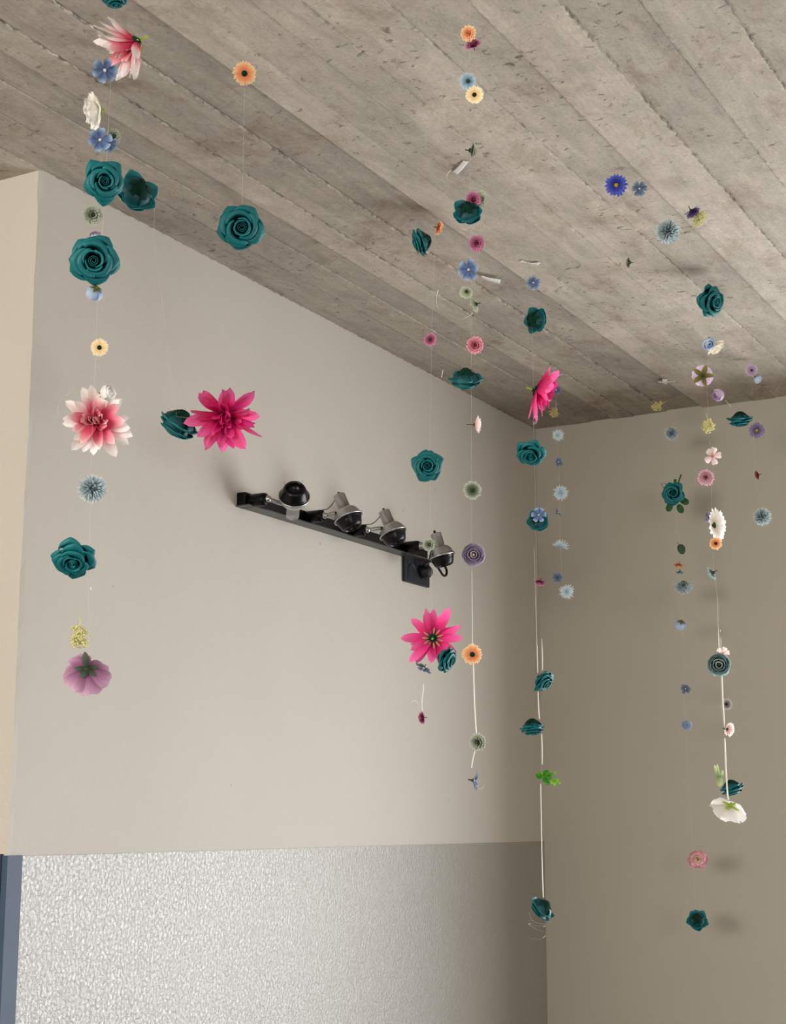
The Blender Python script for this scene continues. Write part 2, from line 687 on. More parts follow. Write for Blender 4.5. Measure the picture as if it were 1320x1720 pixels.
mb = MB().box((.0, -1.745, 2.2275), (.024, -.83, 2.2585))
lpart('bar', T(mb), BLACK, bevel=.0015, smooth=False)
mb = MB().box((.0, -1.748, 2.2245), (.038, -.83, 2.2275))
o = lpart('bottom_lip', T(mb), plain('grey_lip', (70, 68, 66), rough=.4, noise=.08), smooth=False)


def camdir(px, py, vx, vy, vz):
    """direction right/up/towards the viewer at a place, in room axes"""
    r = ray(px, py).normalized()
    rr = RIGHT
    uu = rr.cross(r).normalized()
    return (rr * vx + uu * vy - r * vz).normalized()


HEADS = [  # ball of the arm, middle of the rim, axis (right, up, towards viewer)
    ((450, 838), (494, 834), (.06, .72, .69)),
    ((545, 866), (585, 870), (.36, -.86, .30)),
    ((617, 890), (660, 896), (.36, -.87, .27)),
    ((706, 917), (742, 934), (.26, -.93, .12)),
]
for n, (ball, rim, ax) in enumerate(HEADS):
    pb = on_wall(ball[0], ball[1], .076)
    pr = on_wall(rim[0], rim[1], .118)
    d = camdir(rim[0], rim[1], *ax)
    q = d.to_track_quat('Z', 'Y').to_matrix().to_4x4()
    M = Matrix.Translation(pr) @ q @ Matrix.Translation((0, 0, -.066))
    sh = MB().lathe([(.0, .0), (.0140, .0), (.0155, .0012), (.0158, .0025), (.0160, .038), (.0205, .0395), (.0255, .043), (.0305, .050), (.0340, .058), (.0355, .063), (.0375, .064),
                     (.0378, .068), (.0355, .0685), (.0340, .066), (.030, .056), (.0, .05)], 32, M)
    shade = lpart('lampshade', T(sh), SILVER)
    bz = MB().lathe([(.0345, .066), (.0345, .070), (.0322, .072), (.0318, .076), (.0265, .090), (.0235, .0945), (.0215, .0945), (.0195, .090), (.0175, .078), (.0, .076)], 32, M)
    lpart('bezel', T(bz), BEZEL, shade)
    st = MB().tube([M @ Vector((.006, .0, -.009)), M @ Vector((.006, 0, .003))], .0034, 8)
    lpart('switch', T(st), BLACK, shade)
    if n == 0:
        for s_ in (-.022, .018):
            pp = M @ Vector((0, 0, .066))
            e = pr + camdir(rim[0], rim[1], s_ * 34, .9, -.35) * .037
            lpart('spring_clip', T(MB().tube([e, e + Vector((0, 0, .010))], .0008, 5)), SILVER, shade)
    # mount, ball and arm
    bx = Vector((0, pb.y, pb.z))
    mt_ = MB().lathe([(0, 0), (.0158, 0), (.0158, .064), (.0148, .070), (.009, .072), (0, .072)], 22,
                     Matrix.Translation(bx) @ Matrix.Rotation(PI / 2, 4, 'Y'))
    lpart('mount', T(mt_), BLACK)
    near = M @ Vector((0, 0, .045))
    side = (pb - near)
    side = (side - d * side.dot(d)).normalized()
    end = near + side * .026
    am = MB().ball(pb, .0085, 12)
    am.tube([pb, pb.lerp(end, .25), pb.lerp(end, .8), end], [.0045, .0052, .0052, .0045], 8)
    arm = lpart('arm', T(am), SILVER)
    lpart('screw', T(MB().ball(end - camdir(*rim, 0, 0, -1) * .004, .003, 8)), BLACK, arm)
    if n in (1, 2, 3):
        a0 = bx + Vector((.064, 0, .014))
        a1 = M @ Vector((0, 0, .012)) + side * .017
        mid = a0.lerp(a1, .5) + Vector((0, 0, -.009))
        lpart('lead', T(MB().tube([a0, a0.lerp(mid, .6), mid, mid.lerp(a1, .5) + Vector((.001, 0, -.002)), a1], .0011, 6)), BLACK, arm)
# plug and its flex
plug_c = on_wall(709, 961, .012)
mb = MB().lathe([(0, 0), (.0185, 0), (.0195, .006), (.0175, .022), (.012, .028), (0, .029)], 24, Matrix.Translation(plug_c) @ Matrix.Rotation(PI / 2, 4, 'Y'))
plug = lpart('plug', T(mb), DARK)
pts = [plug_c + Vector((.018, 0, .012)), on_wall(712, 948, .035), on_wall(722, 943, .04), on_wall(730, 946, .045), on_wall(738, 957, .05), on_wall(744, 966, .052),
       on_wall(749, 966, .052), on_wall(750, 958, .05), on_wall(745, 948, .045), on_wall(736, 938, .038), on_wall(722, 934, .03)]
cur = []
for i in range(41):
    cur.append(crom([tuple(p) for p in pts], i / 40))
lpart('flex', T(MB().tube(cur, .0035, 8)), BLACK)

oroot = link('power_outlet', None)
oroot.location = (0, -.866, 2.187)
tag(oroot, 'dark double wall socket below the right end of the spotlight bar', 'socket')


def opart(name, mb, mt, parent=oroot, bevel=0, smooth=False):
    for i, p in enumerate(mb.v):
        mb.v[i] = p - Vector(oroot.location)
    o = bpy.data.objects.new(name, mb.mesh(name, mt, smooth=smooth, bevel=bevel))
    COL.objects.link(o)
    o.parent = parent
    return o


opart('plate', MB().box((0, -.938, 2.1545), (.010, -.793, 2.2265)), OUTLETM, bevel=.0015)
opart('inset', MB().box((.0098, -.925, 2.163), (.0115, -.806, 2.217)), OUTLETM, bevel=.0006)
for yy in (-.902, -.832):
    M = Matrix.Translation((.0105, yy, 2.189)) @ Matrix.Rotation(PI / 2, 4, 'Y')
    sk = MB().lathe([(.0205, 0), (.0205, .0025), (.0185, .003), (.0175, .001), (0, .0008)], 24, M)
    so = opart('socket', sk, DARK, smooth=True)
    opart('pin_hole', MB().box((.0112, yy - .0105, 2.187), (.0120, yy - .0065, 2.191)).box((.0112, yy + .0065, 2.187), (.0120, yy + .0105, 2.191)), BLACK, so)
# ------------------------------------------------------------------ flower kinds
# every builder works in a unit flower: radius about 1, face along +Z, foot at z = 0
G_CAL = mat('calyx_dark', [(0, (8, 46, 34)), (1, (10, 56, 44))], rough=.85, spec=.15, trans=.0)
G_OLIVE = mat('sepal_olive', [(0, (70, 74, 22)), (1, (150, 140, 60))], rough=.6, trans=.2)
G_LIME = mat('sepal_lime', [(0, (150, 180, 50)), (1, (190, 200, 90))], rough=.6, trans=.3)
G_LEAF = mat('leaf_green', [(0, (30, 84, 40)), (1, (40, 100, 46))], rough=.5, trans=.2)
G_STEM = mat('stem_green', [(0, (40, 60, 30)), (1, (58, 66, 34))], rough=.7, trans=0)
G_GREY = mat('sepal_grey', [(0, (44, 58, 44)), (1, (96, 110, 92))], rough=.6, trans=.2)
DISC_Y = mat('disc_yellow', [(0, (120, 100, 30)), (1, (196, 164, 46))], rough=.8, trans=0)
DISC_D = mat('disc_dark', [(0, (28, 32, 16)), (1, (60, 56, 26))], rough=.8, trans=0)
DISC_W = mat('disc_white', [(0, (236, 232, 220)), (1, (250, 246, 236))], rough=.7, trans=.2)
TAN = mat('fringe_tan', [(0, (150, 130, 70)), (1, (214, 186, 130))], rough=.7, trans=.2)

PAL = {
    'teal': dict(stops=[(0, (0, 38, 44)), (.5, (0, 82, 88)), (1, (0, 120, 124))], rough=.5, trans=.08, streak=.05, sheen=.0, spec=.4),
    'pinkwhite': dict(stops=[(0, (214, 40, 92)), (.26, (230, 84, 118)), (.5, (250, 206, 208)), (.72, (253, 242, 238)), (1, (253, 248, 243))], trans=.35),
    'pinkcore': dict(stops=[(0, (196, 30, 80)), (.5, (226, 92, 122)), (.85, (246, 176, 184)), (1, (252, 224, 220))], trans=.3),
    'hotpink': dict(stops=[(0, (196, 10, 104)), (.4, (246, 62, 146)), (1, (254, 124, 184))], trans=.45),
    'hotcore': dict(stops=[(0, (160, 4, 84)), (.5, (216, 22, 118)), (1, (244, 74, 154))], trans=.35),
    'ivory': dict(stops=[(0, (240, 222, 180)), (.5, (250, 240, 218)), (1, (252, 248, 236))], trans=.4),
    'blue': dict(stops=[(0, (84, 102, 142)), (.55, (88, 110, 152)), (1, (160, 184, 208))], trans=.3),
    'slate': dict(stops=[(0, (78, 92, 114)), (.6, (94, 110, 134)), (1, (136, 154, 172))], trans=.2),
    'orange': dict(stops=[(0, (226, 128, 76)), (.55, (246, 172, 118)), (1, (254, 226, 180))], trans=.35),
    'cream': dict(stops=[(0, (240, 200, 140)), (.6, (253, 230, 178)), (1, (254, 244, 214))], trans=.35),
    'plum': dict(stops=[(0, (112, 30, 64)), (.5, (166, 74, 116)), (1, (222, 150, 180))], trans=.25),
    'rosepink': dict(stops=[(0, (140, 36, 64)), (.5, (196, 84, 112)), (1, (244, 180, 188))], trans=.25),
    'sage': dict(stops=[(0, (48, 56, 42)), (.5, (104, 114, 94)), (1, (200, 206, 186))], trans=.2),
    'palegreen': dict(stops=[(0, (128, 138, 108)), (.5, (174, 184, 152)), (1, (214, 220, 196))], trans=.3),
    'paleblue': dict(stops=[(0, (96, 130, 154)), (.5, (150, 184, 204)), (1, (206, 226, 234))], trans=.3),
    'iceblue': dict(stops=[(0, (150, 180, 212)), (.5, (196, 216, 240)), (1, (226, 238, 250))], trans=.35),
    'greyblue': dict(stops=[(0, (96, 116, 122)), (.5, (168, 190, 196)), (1, (230, 240, 240))], trans=.2),
    'paleice': dict(stops=[(0, (150, 180, 196)), (.4, (196, 218, 226)), (1, (228, 240, 244))], trans=.35),
    'white': dict(stops=[(0, (236, 232, 218)), (.5, (252, 248, 242)), (1, (254, 253, 250))], trans=.4),
    'lilac': dict(stops=[(0, (176, 140, 190)), (.5, (206, 178, 214)), (1, (232, 214, 236))], trans=.35),
    'greylilac': dict(stops=[(0, (110, 94, 124)), (.5, (154, 140, 168)), (1, (214, 204, 220))], trans=.3),
    'mauve': dict(stops=[(0, (120, 66, 108)), (.5, (178, 122, 158)), (1, (224, 182, 208))], trans=.38),
    'palepink': dict(stops=[(0, (236, 176, 180)), (.5, (252, 228, 224)), (1, (254, 246, 242))], trans=.35),
    'dustypink': dict(stops=[(0, (140, 80, 96)), (.5, (196, 134, 154)), (1, (236, 196, 206))], trans=.3),
    'carnation': dict(stops=[(0, (250, 240, 214)), (.6, (252, 232, 222)), (.86, (240, 180, 196)), (1, (214, 110, 150))], trans=.3),
    'violetdark': dict(stops=[(0, (46, 30, 70)), (.5, (70, 52, 104)), (1, (128, 108, 160))], trans=.2),
    'royal': dict(stops=[(0, (40, 50, 140)), (.5, (60, 72, 176)), (1, (96, 110, 206))], trans=.3),
    'purple': dict(stops=[(0, (90, 76, 120)), (.5, (126, 110, 152)), (1, (158, 144, 178))], trans=.25),
    'tealgrey': dict(stops=[(0, (52, 78, 80)), (.55, (92, 124, 124)), (.9, (196, 226, 224)), (1, (226, 244, 242))], trans=.3),  # pale tips are rim light painted into the petal colour
    'grey': dict(stops=[(0, (78, 76, 74)), (.5, (134, 132, 128)), (1, (190, 190, 184))], trans=.2),
    'dustyred': dict(stops=[(0, (120, 44, 54)), (.5, (164, 76, 86)), (1, (190, 110, 114))], trans=.2),
    'straw': dict(stops=[(0, (206, 192, 120)), (1, (240, 230, 160))], trans=.15),
    'strawdull': dict(stops=[(0, (184, 160, 100)), (1, (220, 200, 140))], trans=.15),
    'lemon': dict(stops=[(0, (226, 218, 140)), (1, (250, 246, 186))], trans=.2),
}


def P(c):
    return mat(c, **PAL[c])


def rz(a):
    return Matrix.Rotation(a, 4, 'Z')


def ry(a):
    return Matrix.Rotation(a, 4, 'Y')


def tr(x, y, z):
    return Matrix.Translation((x, y, z))


def wrap(prof, hw, skew=.10, side=.14, ruf=0.0, nu=12, nv=10, peak=0.0, ph=0.0):
    """a cupped petal wrapped round the axis, the middle of its rim drawn out to a corner"""
    def fn(u, v):
        vv = v * (1 - side * abs(u) ** 2.2)
        r, z = crom(prof, vv)
        r *= 1 + skew * u + peak * v * v * (1 - abs(u)) ** 1.3
        z += ruf * math.sin(u * 7 + ph) * v * v
        r += ruf * .7 * math.sin(u * 9 + 1 + ph) * v * v
        a = u * hw
        return (r * math.cos(a), r * math.sin(a), z)
    return MB().grid(fn, nu, nv)


def blade(L, W, a0, a1, r0=.06, z0=0.0, fold=.15, pw=(.55, .75), nu=4, nv=8, notch=0.0, cup=0.0, wave=0.0, twist=0.0):
    """a free petal: grows outwards along +X, its slope going from a0 to a1"""
    k = (pw[0] / (pw[0] + pw[1])) ** pw[0] * (pw[1] / (pw[0] + pw[1])) ** pw[1]
    n = 24
    path = [(r0, z0)]
    for i in range(n):
        a = a0 + (a1 - a0) * (i + .5) / n
        path.append((path[-1][0] + math.cos(a) * L / n, path[-1][1] + math.sin(a) * L / n))

    def fn(u, v):
        vv = v * (1 - notch * (1 - abs(u)) ** 2 if v > .8 else 1)
        r, z = crom(path, vv)
        w = W * max((vv + .02) ** pw[0] * (1.0005 - vv) ** pw[1] / k, .03) if pw[1] else W * min(1, (vv + .1) ** pw[0])
        a = a0 + (a1 - a0) * vv
        lift = fold * abs(u) * w + cup * u * u * w + wave * math.sin(v * 9 + u * 4) * v
        tw = twist * v * u * w
        return (r - math.sin(a) * lift, u * w, z + math.cos(a) * lift + tw)
    return MB().grid(fn, nu, nv)


def calyx_mb(r, z, h, tip=.5):
    return MB().lathe([(0, z - h), (r * .35, z - h * .95), (r * .75, z - h * .45), (r, z), (r * .9, z + .06), (0, z + .05)], 16)


def stem_mb(L=.5, r=.06, z=-.1, bend=.1):
    return MB().tube([(0, 0, z + .1), (0, 0, z), (bend * .4, 0, z - L * .5), (bend, 0, z - L)], [r * 1.5, r, r * .9, r], 7)


# each kind returns (parts, mid height); a part is [name, mesh, matrix, parent index or None]
def k_rose(c, s):
    R = random.Random(s)
    mt = P(c)
    parts = []
    th = .028
    turns = 2.3

    def spiral(u, v):
        t = (u + 1) / 2
        a = t * turns * 2 * PI
        r = (.035 + .20 * t) * (.55 + .45 * min(1, v * 1.6)) + (.02 * v ** 6)
        return (r * math.cos(a), r * math.sin(a), .12 + v * (1.0 - .10 * t))
    parts.append(['bud_heart', MB().grid(spiral, 64, 6).mesh('bud_heart', mt, thick=.018), rz(R.uniform(0, 6)), None])
    layers = [
        (3, 1.35, [(.05, .05), (.27, .38), (.33, .72), (.35, .98), (.39, 1.09), (.46, 1.08)], .16, .12, .08),
        (3, 1.30, [(.05, .03), (.38, .30), (.49, .62), (.53, .86), (.61, .97), (.73, .93), (.77, .85)], .20, .24, .14),
        (4, 1.00, [(.05, .0), (.48, .18), (.64, .46), (.69, .68), (.78, .78), (.89, .71), (.92, .60)], .17, .38, .30),
        (5, .84, [(.05, -.10), (.52, .02), (.76, .22), (.83, .42), (.90, .48), (.97, .40), (.98, .28)], .13, .42, .34),
    ]
    off = R.uniform(0, 6)
    for n, hw, pr, sk, side, pk in layers:
        meshes = [wrap(pr, hw * R.uniform(.95, 1.05), sk * R.uniform(.7, 1.3), side, .012, peak=pk * R.uniform(.5, 1.4), ph=R.uniform(0, 6)).mesh('petal', mt, thick=th) for _ in range(2)]
        for i in range(n):
            parts.append(['petal', meshes[i % 2], rz(off + 2 * PI * i / n + R.uniform(-.14, .14)) @ ry(R.uniform(-.11, .07)), None])
        off += PI / n + R.uniform(-.2, .2)
    mb = calyx_mb(.53, .04, .40)
    for i in range(5):
        mb.grid(lambda u, v: (lambda r, z, a: (r * math.cos(a), r * math.sin(a), z))(*crom([(.30, -.30), (.56, -.08), (.74, .14), (.84, .26)], v), u * .5 * (1 - v) ** .8), 4, 5, rz(i * 2 * PI / 5 + .3))
    parts.append(['calyx', mb.mesh('calyx', G_CAL), Matrix(), None])
    return parts, .34


def k_dahlia(c, s, lift=0.0, wild=1.0, slim=1.0):
    R = random.Random(s)
    mt = P(c)
    core = P({'pinkwhite': 'pinkcore', 'hotpink': 'hotcore'}[c])
    parts = []
    L = [(10, 1.02, 0, 10, .17), (10, .97, 12, 16, .165), (9, .80, 28, 34, .16), (9, .58, 44, 64, .14), (8, .42, 60, 96, .12), (6, .30, 80, 120, .11)]
    for k, (n, ln, a0, a1, w) in enumerate(L):
        a0r, a1r = math.radians(a0) + lift * (1 - .12 * k), math.radians(a1) + lift * (1 - .12 * k)
        ms = [blade(ln, w * slim, a0r, a1r + R.uniform(-.25, .2), .08 - .008 * k, .03 * k, R.uniform(.1, .5), (.62, .55), 4, 9, wave=R.uniform(0, .03), twist=R.uniform(-.5, .5)).mesh('petal', core if k > 1 else mt) for _ in range(3)]
        off = R.uniform(0, 6)
        for i in range(n):
            sc = R.uniform(.80, 1.08)
            parts.append(['petal', ms[R.randrange(3)], rz(off + 2 * PI * (i + R.uniform(-.18, .18) * wild) / n) @ ry(R.uniform(-.22, .16) * wild) @ Matrix.Rotation(R.uniform(-.45, .45) * wild, 4, 'X') @ Matrix.Diagonal((sc, sc, sc, 1)), None])
    mb = calyx_mb(.17, .0, .09)
    parts.append(['calyx', mb.mesh('calyx', G_CAL), Matrix(), None])
    fr = MB()
    for i in range(11):
        q = blade(.24, .028, math.radians(-12), lift + math.radians(4), .13, -.035, 0, (.5, .6), 2, 4)
        b0 = len(fr.v)
        M = rz(2 * PI * i / 11)
        fr.v += [M @ p for p in q.v]
        fr.uv += q.uv
        fr.f += [tuple(b0 + j for j in f) for f in q.f]
    parts.append(['bract_fringe', fr.mesh('bract_fringe', TAN if c == 'hotpink' else G_LIME), Matrix(), None])
    parts.append(['stem', stem_mb(.22, .035, -.08, .03).mesh('stem', G_LIME), Matrix(), None])
    return parts, (.25 if lift < .5 else .5)


def k_six(c, s, n=6, cup=.2, centre=None, leafy=False, wide=.30):
    R = random.Random(s)
    mt = P(c)
    parts = []
    ms = [blade(.92, wide, cup * R.uniform(.4, 1.3), cup * R.uniform(-.4, .5), .06, 0, .0, (.75, .22), 6, 8, notch=.08, cup=.35, wave=.02).mesh('petal', mt) for _ in range(3)]
    for i in range(n):
        parts.append(['petal', ms[i % 3], rz(2 * PI * (i + R.uniform(-.1, .1)) / n) @ ry(R.uniform(-.18, .18)), None])
    mb = MB()
    mb.ball((0, 0, .06), .12, 10, (1, 1, .7))
    for i in range(5):
        a = i * 2 * PI / 5
        mb.tube([(0.04 * math.cos(a), .04 * math.sin(a), .06), (.09 * math.cos(a), .09 * math.sin(a), .2)], .022, 5)
    parts.append(['centre', mb.mesh('centre', centre or DISC_W), Matrix(), None])
    mb = calyx_mb(.13, .0, .16)
    mb.tube([(0, 0, -.12), (.02, 0, -.36)], [.05, .06], 6)
    parts.append(['calyx', mb.mesh('calyx', G_STEM), Matrix(), None])
    return parts, .08


def add(mb, q, M):
    b0 = len(mb.v)
    mb.v += [M @ p for p in q.v]
    mb.uv += q.uv
    mb.f += [tuple(b0 + j for j in f) for f in q.f]


def k_mum(c, s, stem=.42, dome=1.0, cal=None, open_=0.0):
    """button flower: a dome of small petals over a flat pleated skirt"""
    R = random.Random(s)
    mt = P(c)
    parts = []
    rings = [(26, 1.0, -2 + open_, 6, .125, 0), (24, .92, 16, 22, .12, .03), (20, .80, 34, 44, .11, .06), (16, .64, 54, 70, .10, .09), (11, .46, 74, 96, .085, .10), (6, .30, 90, 120, .07, .10)]
    outer, inner = MB(), MB()
    for k, (n, ln, a0, a1, w, z0) in enumerate(rings):
        for i in range(n):
            q = blade(ln * R.uniform(.9, 1.04), w, math.radians(a0 * dome + R.uniform(-6, 6)), math.radians(a1 * dome + R.uniform(-6, 6)), .05, z0, .25, (.5, .2), 2, 5)
            add(outer if k < 2 else inner, q, rz(2 * PI * (i + R.uniform(-.25, .25)) / n))
    parts.append(['outer_petals', outer.mesh('outer_petals', mt), Matrix(), None])
    parts.append(['inner_petals', inner.mesh('inner_petals', mt), Matrix(), None])
    mb = calyx_mb(.26, -.02, .2)
    parts.append(['calyx', mb.mesh('calyx', cal or G_STEM), Matrix(), None])
    if stem:
        parts.append(['stem', stem_mb(stem, .07, -.15, R.uniform(-.1, .1)).mesh('stem', cal or G_STEM), Matrix(), None])
    return parts, .22


def k_cupmum(c, s, stem=.42):
    return k_mum(c, s, stem, 1.0, None, 30)


def k_pom(c, s, half=False):
    R = random.Random(s)
    mt = P(c)
    mb = MB()
    n = 330
    lo = -.05 if half else -.92
    for i in range(n):
        z = 1 - (1 - lo) * (i + .5) / n
        a = i * 2.39996
        r = math.sqrt(max(0, 1 - z * z))
        d = Vector((r * math.cos(a), r * math.sin(a), z)) + Vector((R.uniform(-1, 1), R.uniform(-1, 1), R.uniform(-1, 1))) * .09
        d.normalize()
        q = d.to_track_quat('X', 'Y').to_matrix().to_4x4() @ Matrix.Rotation(R.uniform(0, 6), 4, 'X')
        e = R.uniform(.86, 1.04)
        add(mb, blade(.74 * e, .058, 0, R.uniform(-.15, .15), .28, 0, .7, (.55, .32), 2, 4), q)
    parts = [['florets', mb.mesh('florets', mt), Matrix(), None]]
    parts.append(['core', MB().ball((0, 0, 0), .42, 16).mesh('core', MT['core_grey']), Matrix(), None])
    if half:
        parts.append(['stem', stem_mb(.12, .05, -.3, 0).mesh('stem', G_STEM), Matrix(), None])
    return parts, (.35 if half else 0)


mat('core_grey', [(0, (70, 86, 92)), (1, (86, 104, 110))], rough=.8, trans=0)


def k_ranunc(c, s, sep=None, centre=None, open_=1.0, stem=.3):
    """rounded cup of overlapping petals with sepals behind"""
    R = random.Random(s)
    mt = P(c)
    parts = []
    layers = [
        (5, .95, [(.05, -.05), (.5, .02), (.82, .20), (.98, .42), (1.0, .56)], .02),
        (5, .95, [(.05, .0), (.44, .10), (.68, .32), (.76, .56), (.74, .68)], .02),
        (4, 1.15, [(.05, .04), (.34, .18), (.50, .40), (.54, .62), (.48, .74)], .02),
        (3, 1.5, [(.04, .08), (.22, .24), (.32, .46), (.32, .66), (.24, .76)], .01),
    ]
    off = R.uniform(0, 6)
    for k, (n, hw, pr, ruf) in enumerate(layers):
        o = open_ if k < 2 else 1
        pr = [(r * (o if i > 1 else 1), z) for i, (r, z) in enumerate(pr)]
        ms = wrap(pr, hw, .07, .22, ruf * 2, ph=R.uniform(0, 6)).mesh('petal', mt)
        for i in range(n):
            parts.append(['petal', ms, rz(off + 2 * PI * i / n) @ ry(R.uniform(-.07, .07)), None])
        off += PI / n
    parts.append(['centre', MB().ball((0, 0, .52), .16, 10, (1, 1, .9)).mesh('centre', centre or mt), Matrix(), None])
    sp = MB()
    for i in range(5):
        add(sp, blade(.62, .13, math.radians(4), math.radians(28), .08, -.09, .2, (.5, .6), 4, 6), rz(2 * PI * i / 5))
    sp.lathe([(0, -.24), (.1, -.22), (.16, -.1), (.1, -.02), (0, -.02)], 10)
    parts.append(['sepals', sp.mesh('sepals', sep or G_OLIVE), Matrix(), None])
    if stem:
        parts.append(['stem', stem_mb(stem, .055, -.2, .06).mesh('stem', sep or G_OLIVE), Matrix(), None])
    return parts, .28


def k_bud(c, s, sep=None, stem=.35):
    """half opened bud, petals closing at the top"""
    R = random.Random(s)
    mt = P(c)
    parts = []
    layers = [
        (4, 1.2, [(.06, -.10), (.62, .02), (.90, .40), (.92, .84), (.80, 1.14)], .02),
        (3, 1.5, [(.05, .0), (.48, .12), (.70, .50), (.68, .95), (.50, 1.22)], .015),
        (2, 2.0, [(.04, .1), (.28, .3), (.40, .62), (.34, 1.02), (.16, 1.22)], .01),
    ]
    off = R.uniform(0, 6)
    for n, hw, pr, ruf in layers:
        ms = wrap(pr, hw, .09, .16, ruf * 2, ph=R.uniform(0, 6)).mesh('petal', mt)
        for i in range(n):
            parts.append(['petal', ms, rz(off + 2 * PI * i / n) @ ry(R.uniform(-.08, .08)), None])
        off += PI / n
    sp = MB()
    for i in range(5):
        add(sp, blade(.75, .16, math.radians(2), math.radians(R.uniform(-10, 70)), .1, -.16, .2, (.5, .6), 4, 6), rz(2 * PI * i / 5 + .2))
    sp.lathe([(0, -.42), (.12, -.40), (.22, -.22), (.14, -.08), (0, -.08)], 10)
    parts.append(['sepals', sp.mesh('sepals', sep or G_OLIVE), Matrix(), None])
    if stem:
        parts.append(['stem', stem_mb(stem, .07, -.36, .1).mesh('stem', sep or G_OLIVE), Matrix(), None])
    return parts, .5


def k_peony(c, s, sep=None, flat=1.0, stem=.25):
    """big loose flower of ruffled round petals"""
    R = random.Random(s)
    mt = P(c)
    parts = []
    for k, (n, ln, a0, a1, w) in enumerate([(5, .98, 4, 26, .56), (5, .86, 22, 48, .5), (5, .66, 44, 78, .42), (4, .46, 66, 108, .32)]):
        off = R.uniform(0, 6)
        for i in range(n):
            ms = blade(ln * R.uniform(.93, 1.05), w, math.radians(a0 * flat), math.radians(a1 * flat + R.uniform(-12, 12)), .06, .04 * k, 0, (.62, .13), 10, 10, notch=.06, cup=.38, wave=.035).mesh('petal', mt)
            parts.append(['petal', ms, rz(off + 2 * PI * (i + R.uniform(-.1, .1)) / n), None])
    mb = MB()
    for i in range(22):
        a, r = i * 2.4, .02 * i ** .6
        mb.tube([(r * .5 * math.cos(a), r * .5 * math.sin(a), .1), (r * 1.4 * math.cos(a), r * 1.4 * math.sin(a), .36)], [.012, .022], 5)
    parts.append(['centre', mb.mesh('centre', DISC_Y), Matrix(), None])
    sp = MB()
    for i in range(4):
        add(sp, blade(.5, .10, math.radians(-4), math.radians(R.uniform(0, 30)), .06, -.06, .2, (.5, .6), 4, 6), rz(2 * PI * i / 4 + .3))
    sp.lathe([(0, -.2), (.08, -.18), (.13, -.08), (.1, 0), (0, 0)], 10)
    parts.append(['sepals', sp.mesh('sepals', sep or G_LIME), Matrix(), None])
    if stem:
        parts.append(['stem', stem_mb(stem, .05, -.16, .03).mesh('stem', sep or G_LIME), Matrix(), None])
    return parts, .3


def k_poppy(c, s):
    """wide pleated petals drooping from a sepal collar"""
    R = random.Random(s)
    mt = P(c)
    parts = []
    for k, (n, ln, a0, a1, w) in enumerate([(6, 1.0, -4, 44, .44), (6, .92, 14, 66, .40), (5, .78, 30, 90, .36)]):
        off = R.uniform(0, 6)
        for i in range(n):
            ms = blade(ln * R.uniform(.95, 1.04), w, math.radians(a0), math.radians(a1), .06, .03 * k, 0, (.6, .12), 12, 8, notch=.05, cup=.3, wave=.03).mesh('petal', mt)
            parts.append(['petal', ms, rz(off + 2 * PI * (i + R.uniform(-.15, .15)) / n) @ ry(R.uniform(-.2, .16)), None])
    parts.append(['centre', MB().ball((0, 0, .14), .14, 10).mesh('centre', DISC_D), Matrix(), None])
    for i in range(5):
        q = blade(.62 if i == 0 else .42, .13, math.radians(-38 if i == 0 else 2), math.radians(-26 if i == 0 else 14), .07, -.07, .2, (.5, .6), 4, 6)
        parts.append(['sepal', q.mesh('sepal', G_GREY), rz(2 * PI * i / 5), None])
    parts.append(['calyx', calyx_mb(.15, -.02, .12).mesh('calyx', G_STEM), Matrix(), None])
    return parts, .3


def k_daisy(c, s, n=22, layers=2, disc=None, w=.12, disc_r=.2, stem=.3, a=8):
    R = random.Random(s)
    mt = P(c)
    parts = []
    for k in range(layers):
        ms = [blade(.92 - .12 * k, w, math.radians(a + 16 * k + R.uniform(-7, 7)), math.radians(a - 4 + 14 * k + R.uniform(-9, 9)), .1, .02 * k, .3, (.5, .25), 2, 6).mesh('petal', mt) for _ in range(3)]
        off = R.uniform(0, 6)
        for i in range(n):
            e = R.uniform(.92, 1.06)
            parts.append(['petal', ms[R.randrange(3)], rz(off + 2 * PI * (i + R.uniform(-.15, .15)) / n) @ Matrix.Diagonal((e, 1, 1, 1)), None])
    if disc is not False:
        mb = MB()
        mb.lathe([(0, .0), (disc_r, .03), (disc_r * .95, .1), (disc_r * .5, .15), (0, .15)], 14)
        for i in range(26):
            aa, r = i * 2.4, disc_r * .9 * math.sqrt((i + .5) / 26)
            mb.ball((r * math.cos(aa), r * math.sin(aa), .13), .03, 5)
        parts.append(['disc', mb.mesh('disc', disc or DISC_Y), Matrix(), None])
    parts.append(['calyx', calyx_mb(.18, -.01, .14).mesh('calyx', G_STEM), Matrix(), None])
    if stem:
        parts.append(['stem', stem_mb(stem, .05, -.1, R.uniform(-.1, .1)).mesh('stem', G_STEM), Matrix(), None])
    return parts, .08


def k_paper(c, s, half=False):
    """flat pale daisy of narrow rays, without a stem"""
    R = random.Random(s)
    mt = P(c)
    mb = MB()
    n = 18
    for k in range(2):
        for i in range(n):
            a = 2 * PI * (i + .5 * k + R.uniform(-.2, .2)) / n
            up = math.radians(R.uniform(-8, 8) + 10 * k)
            add(mb, blade((.92 - .2 * k) * R.uniform(.84, 1.06), .062, up, up, .06, .015 * k, .2, (.35, .25), 2, 4), rz(a))
    if half:
        for i, p in enumerate(mb.v):      # folded over along one diameter
            if p.x < 0:
                mb.v[i] = Vector((-p.x * .35, p.y, p.z + (-p.x) * .9))
    parts = [['petals', mb.mesh('petals', mt), Matrix(), None],
             ['centre', MB().ball((0, 0, .02), .07, 8, (1, 1, .6)).mesh('centre', mt), Matrix(), None]]
    return parts, 0


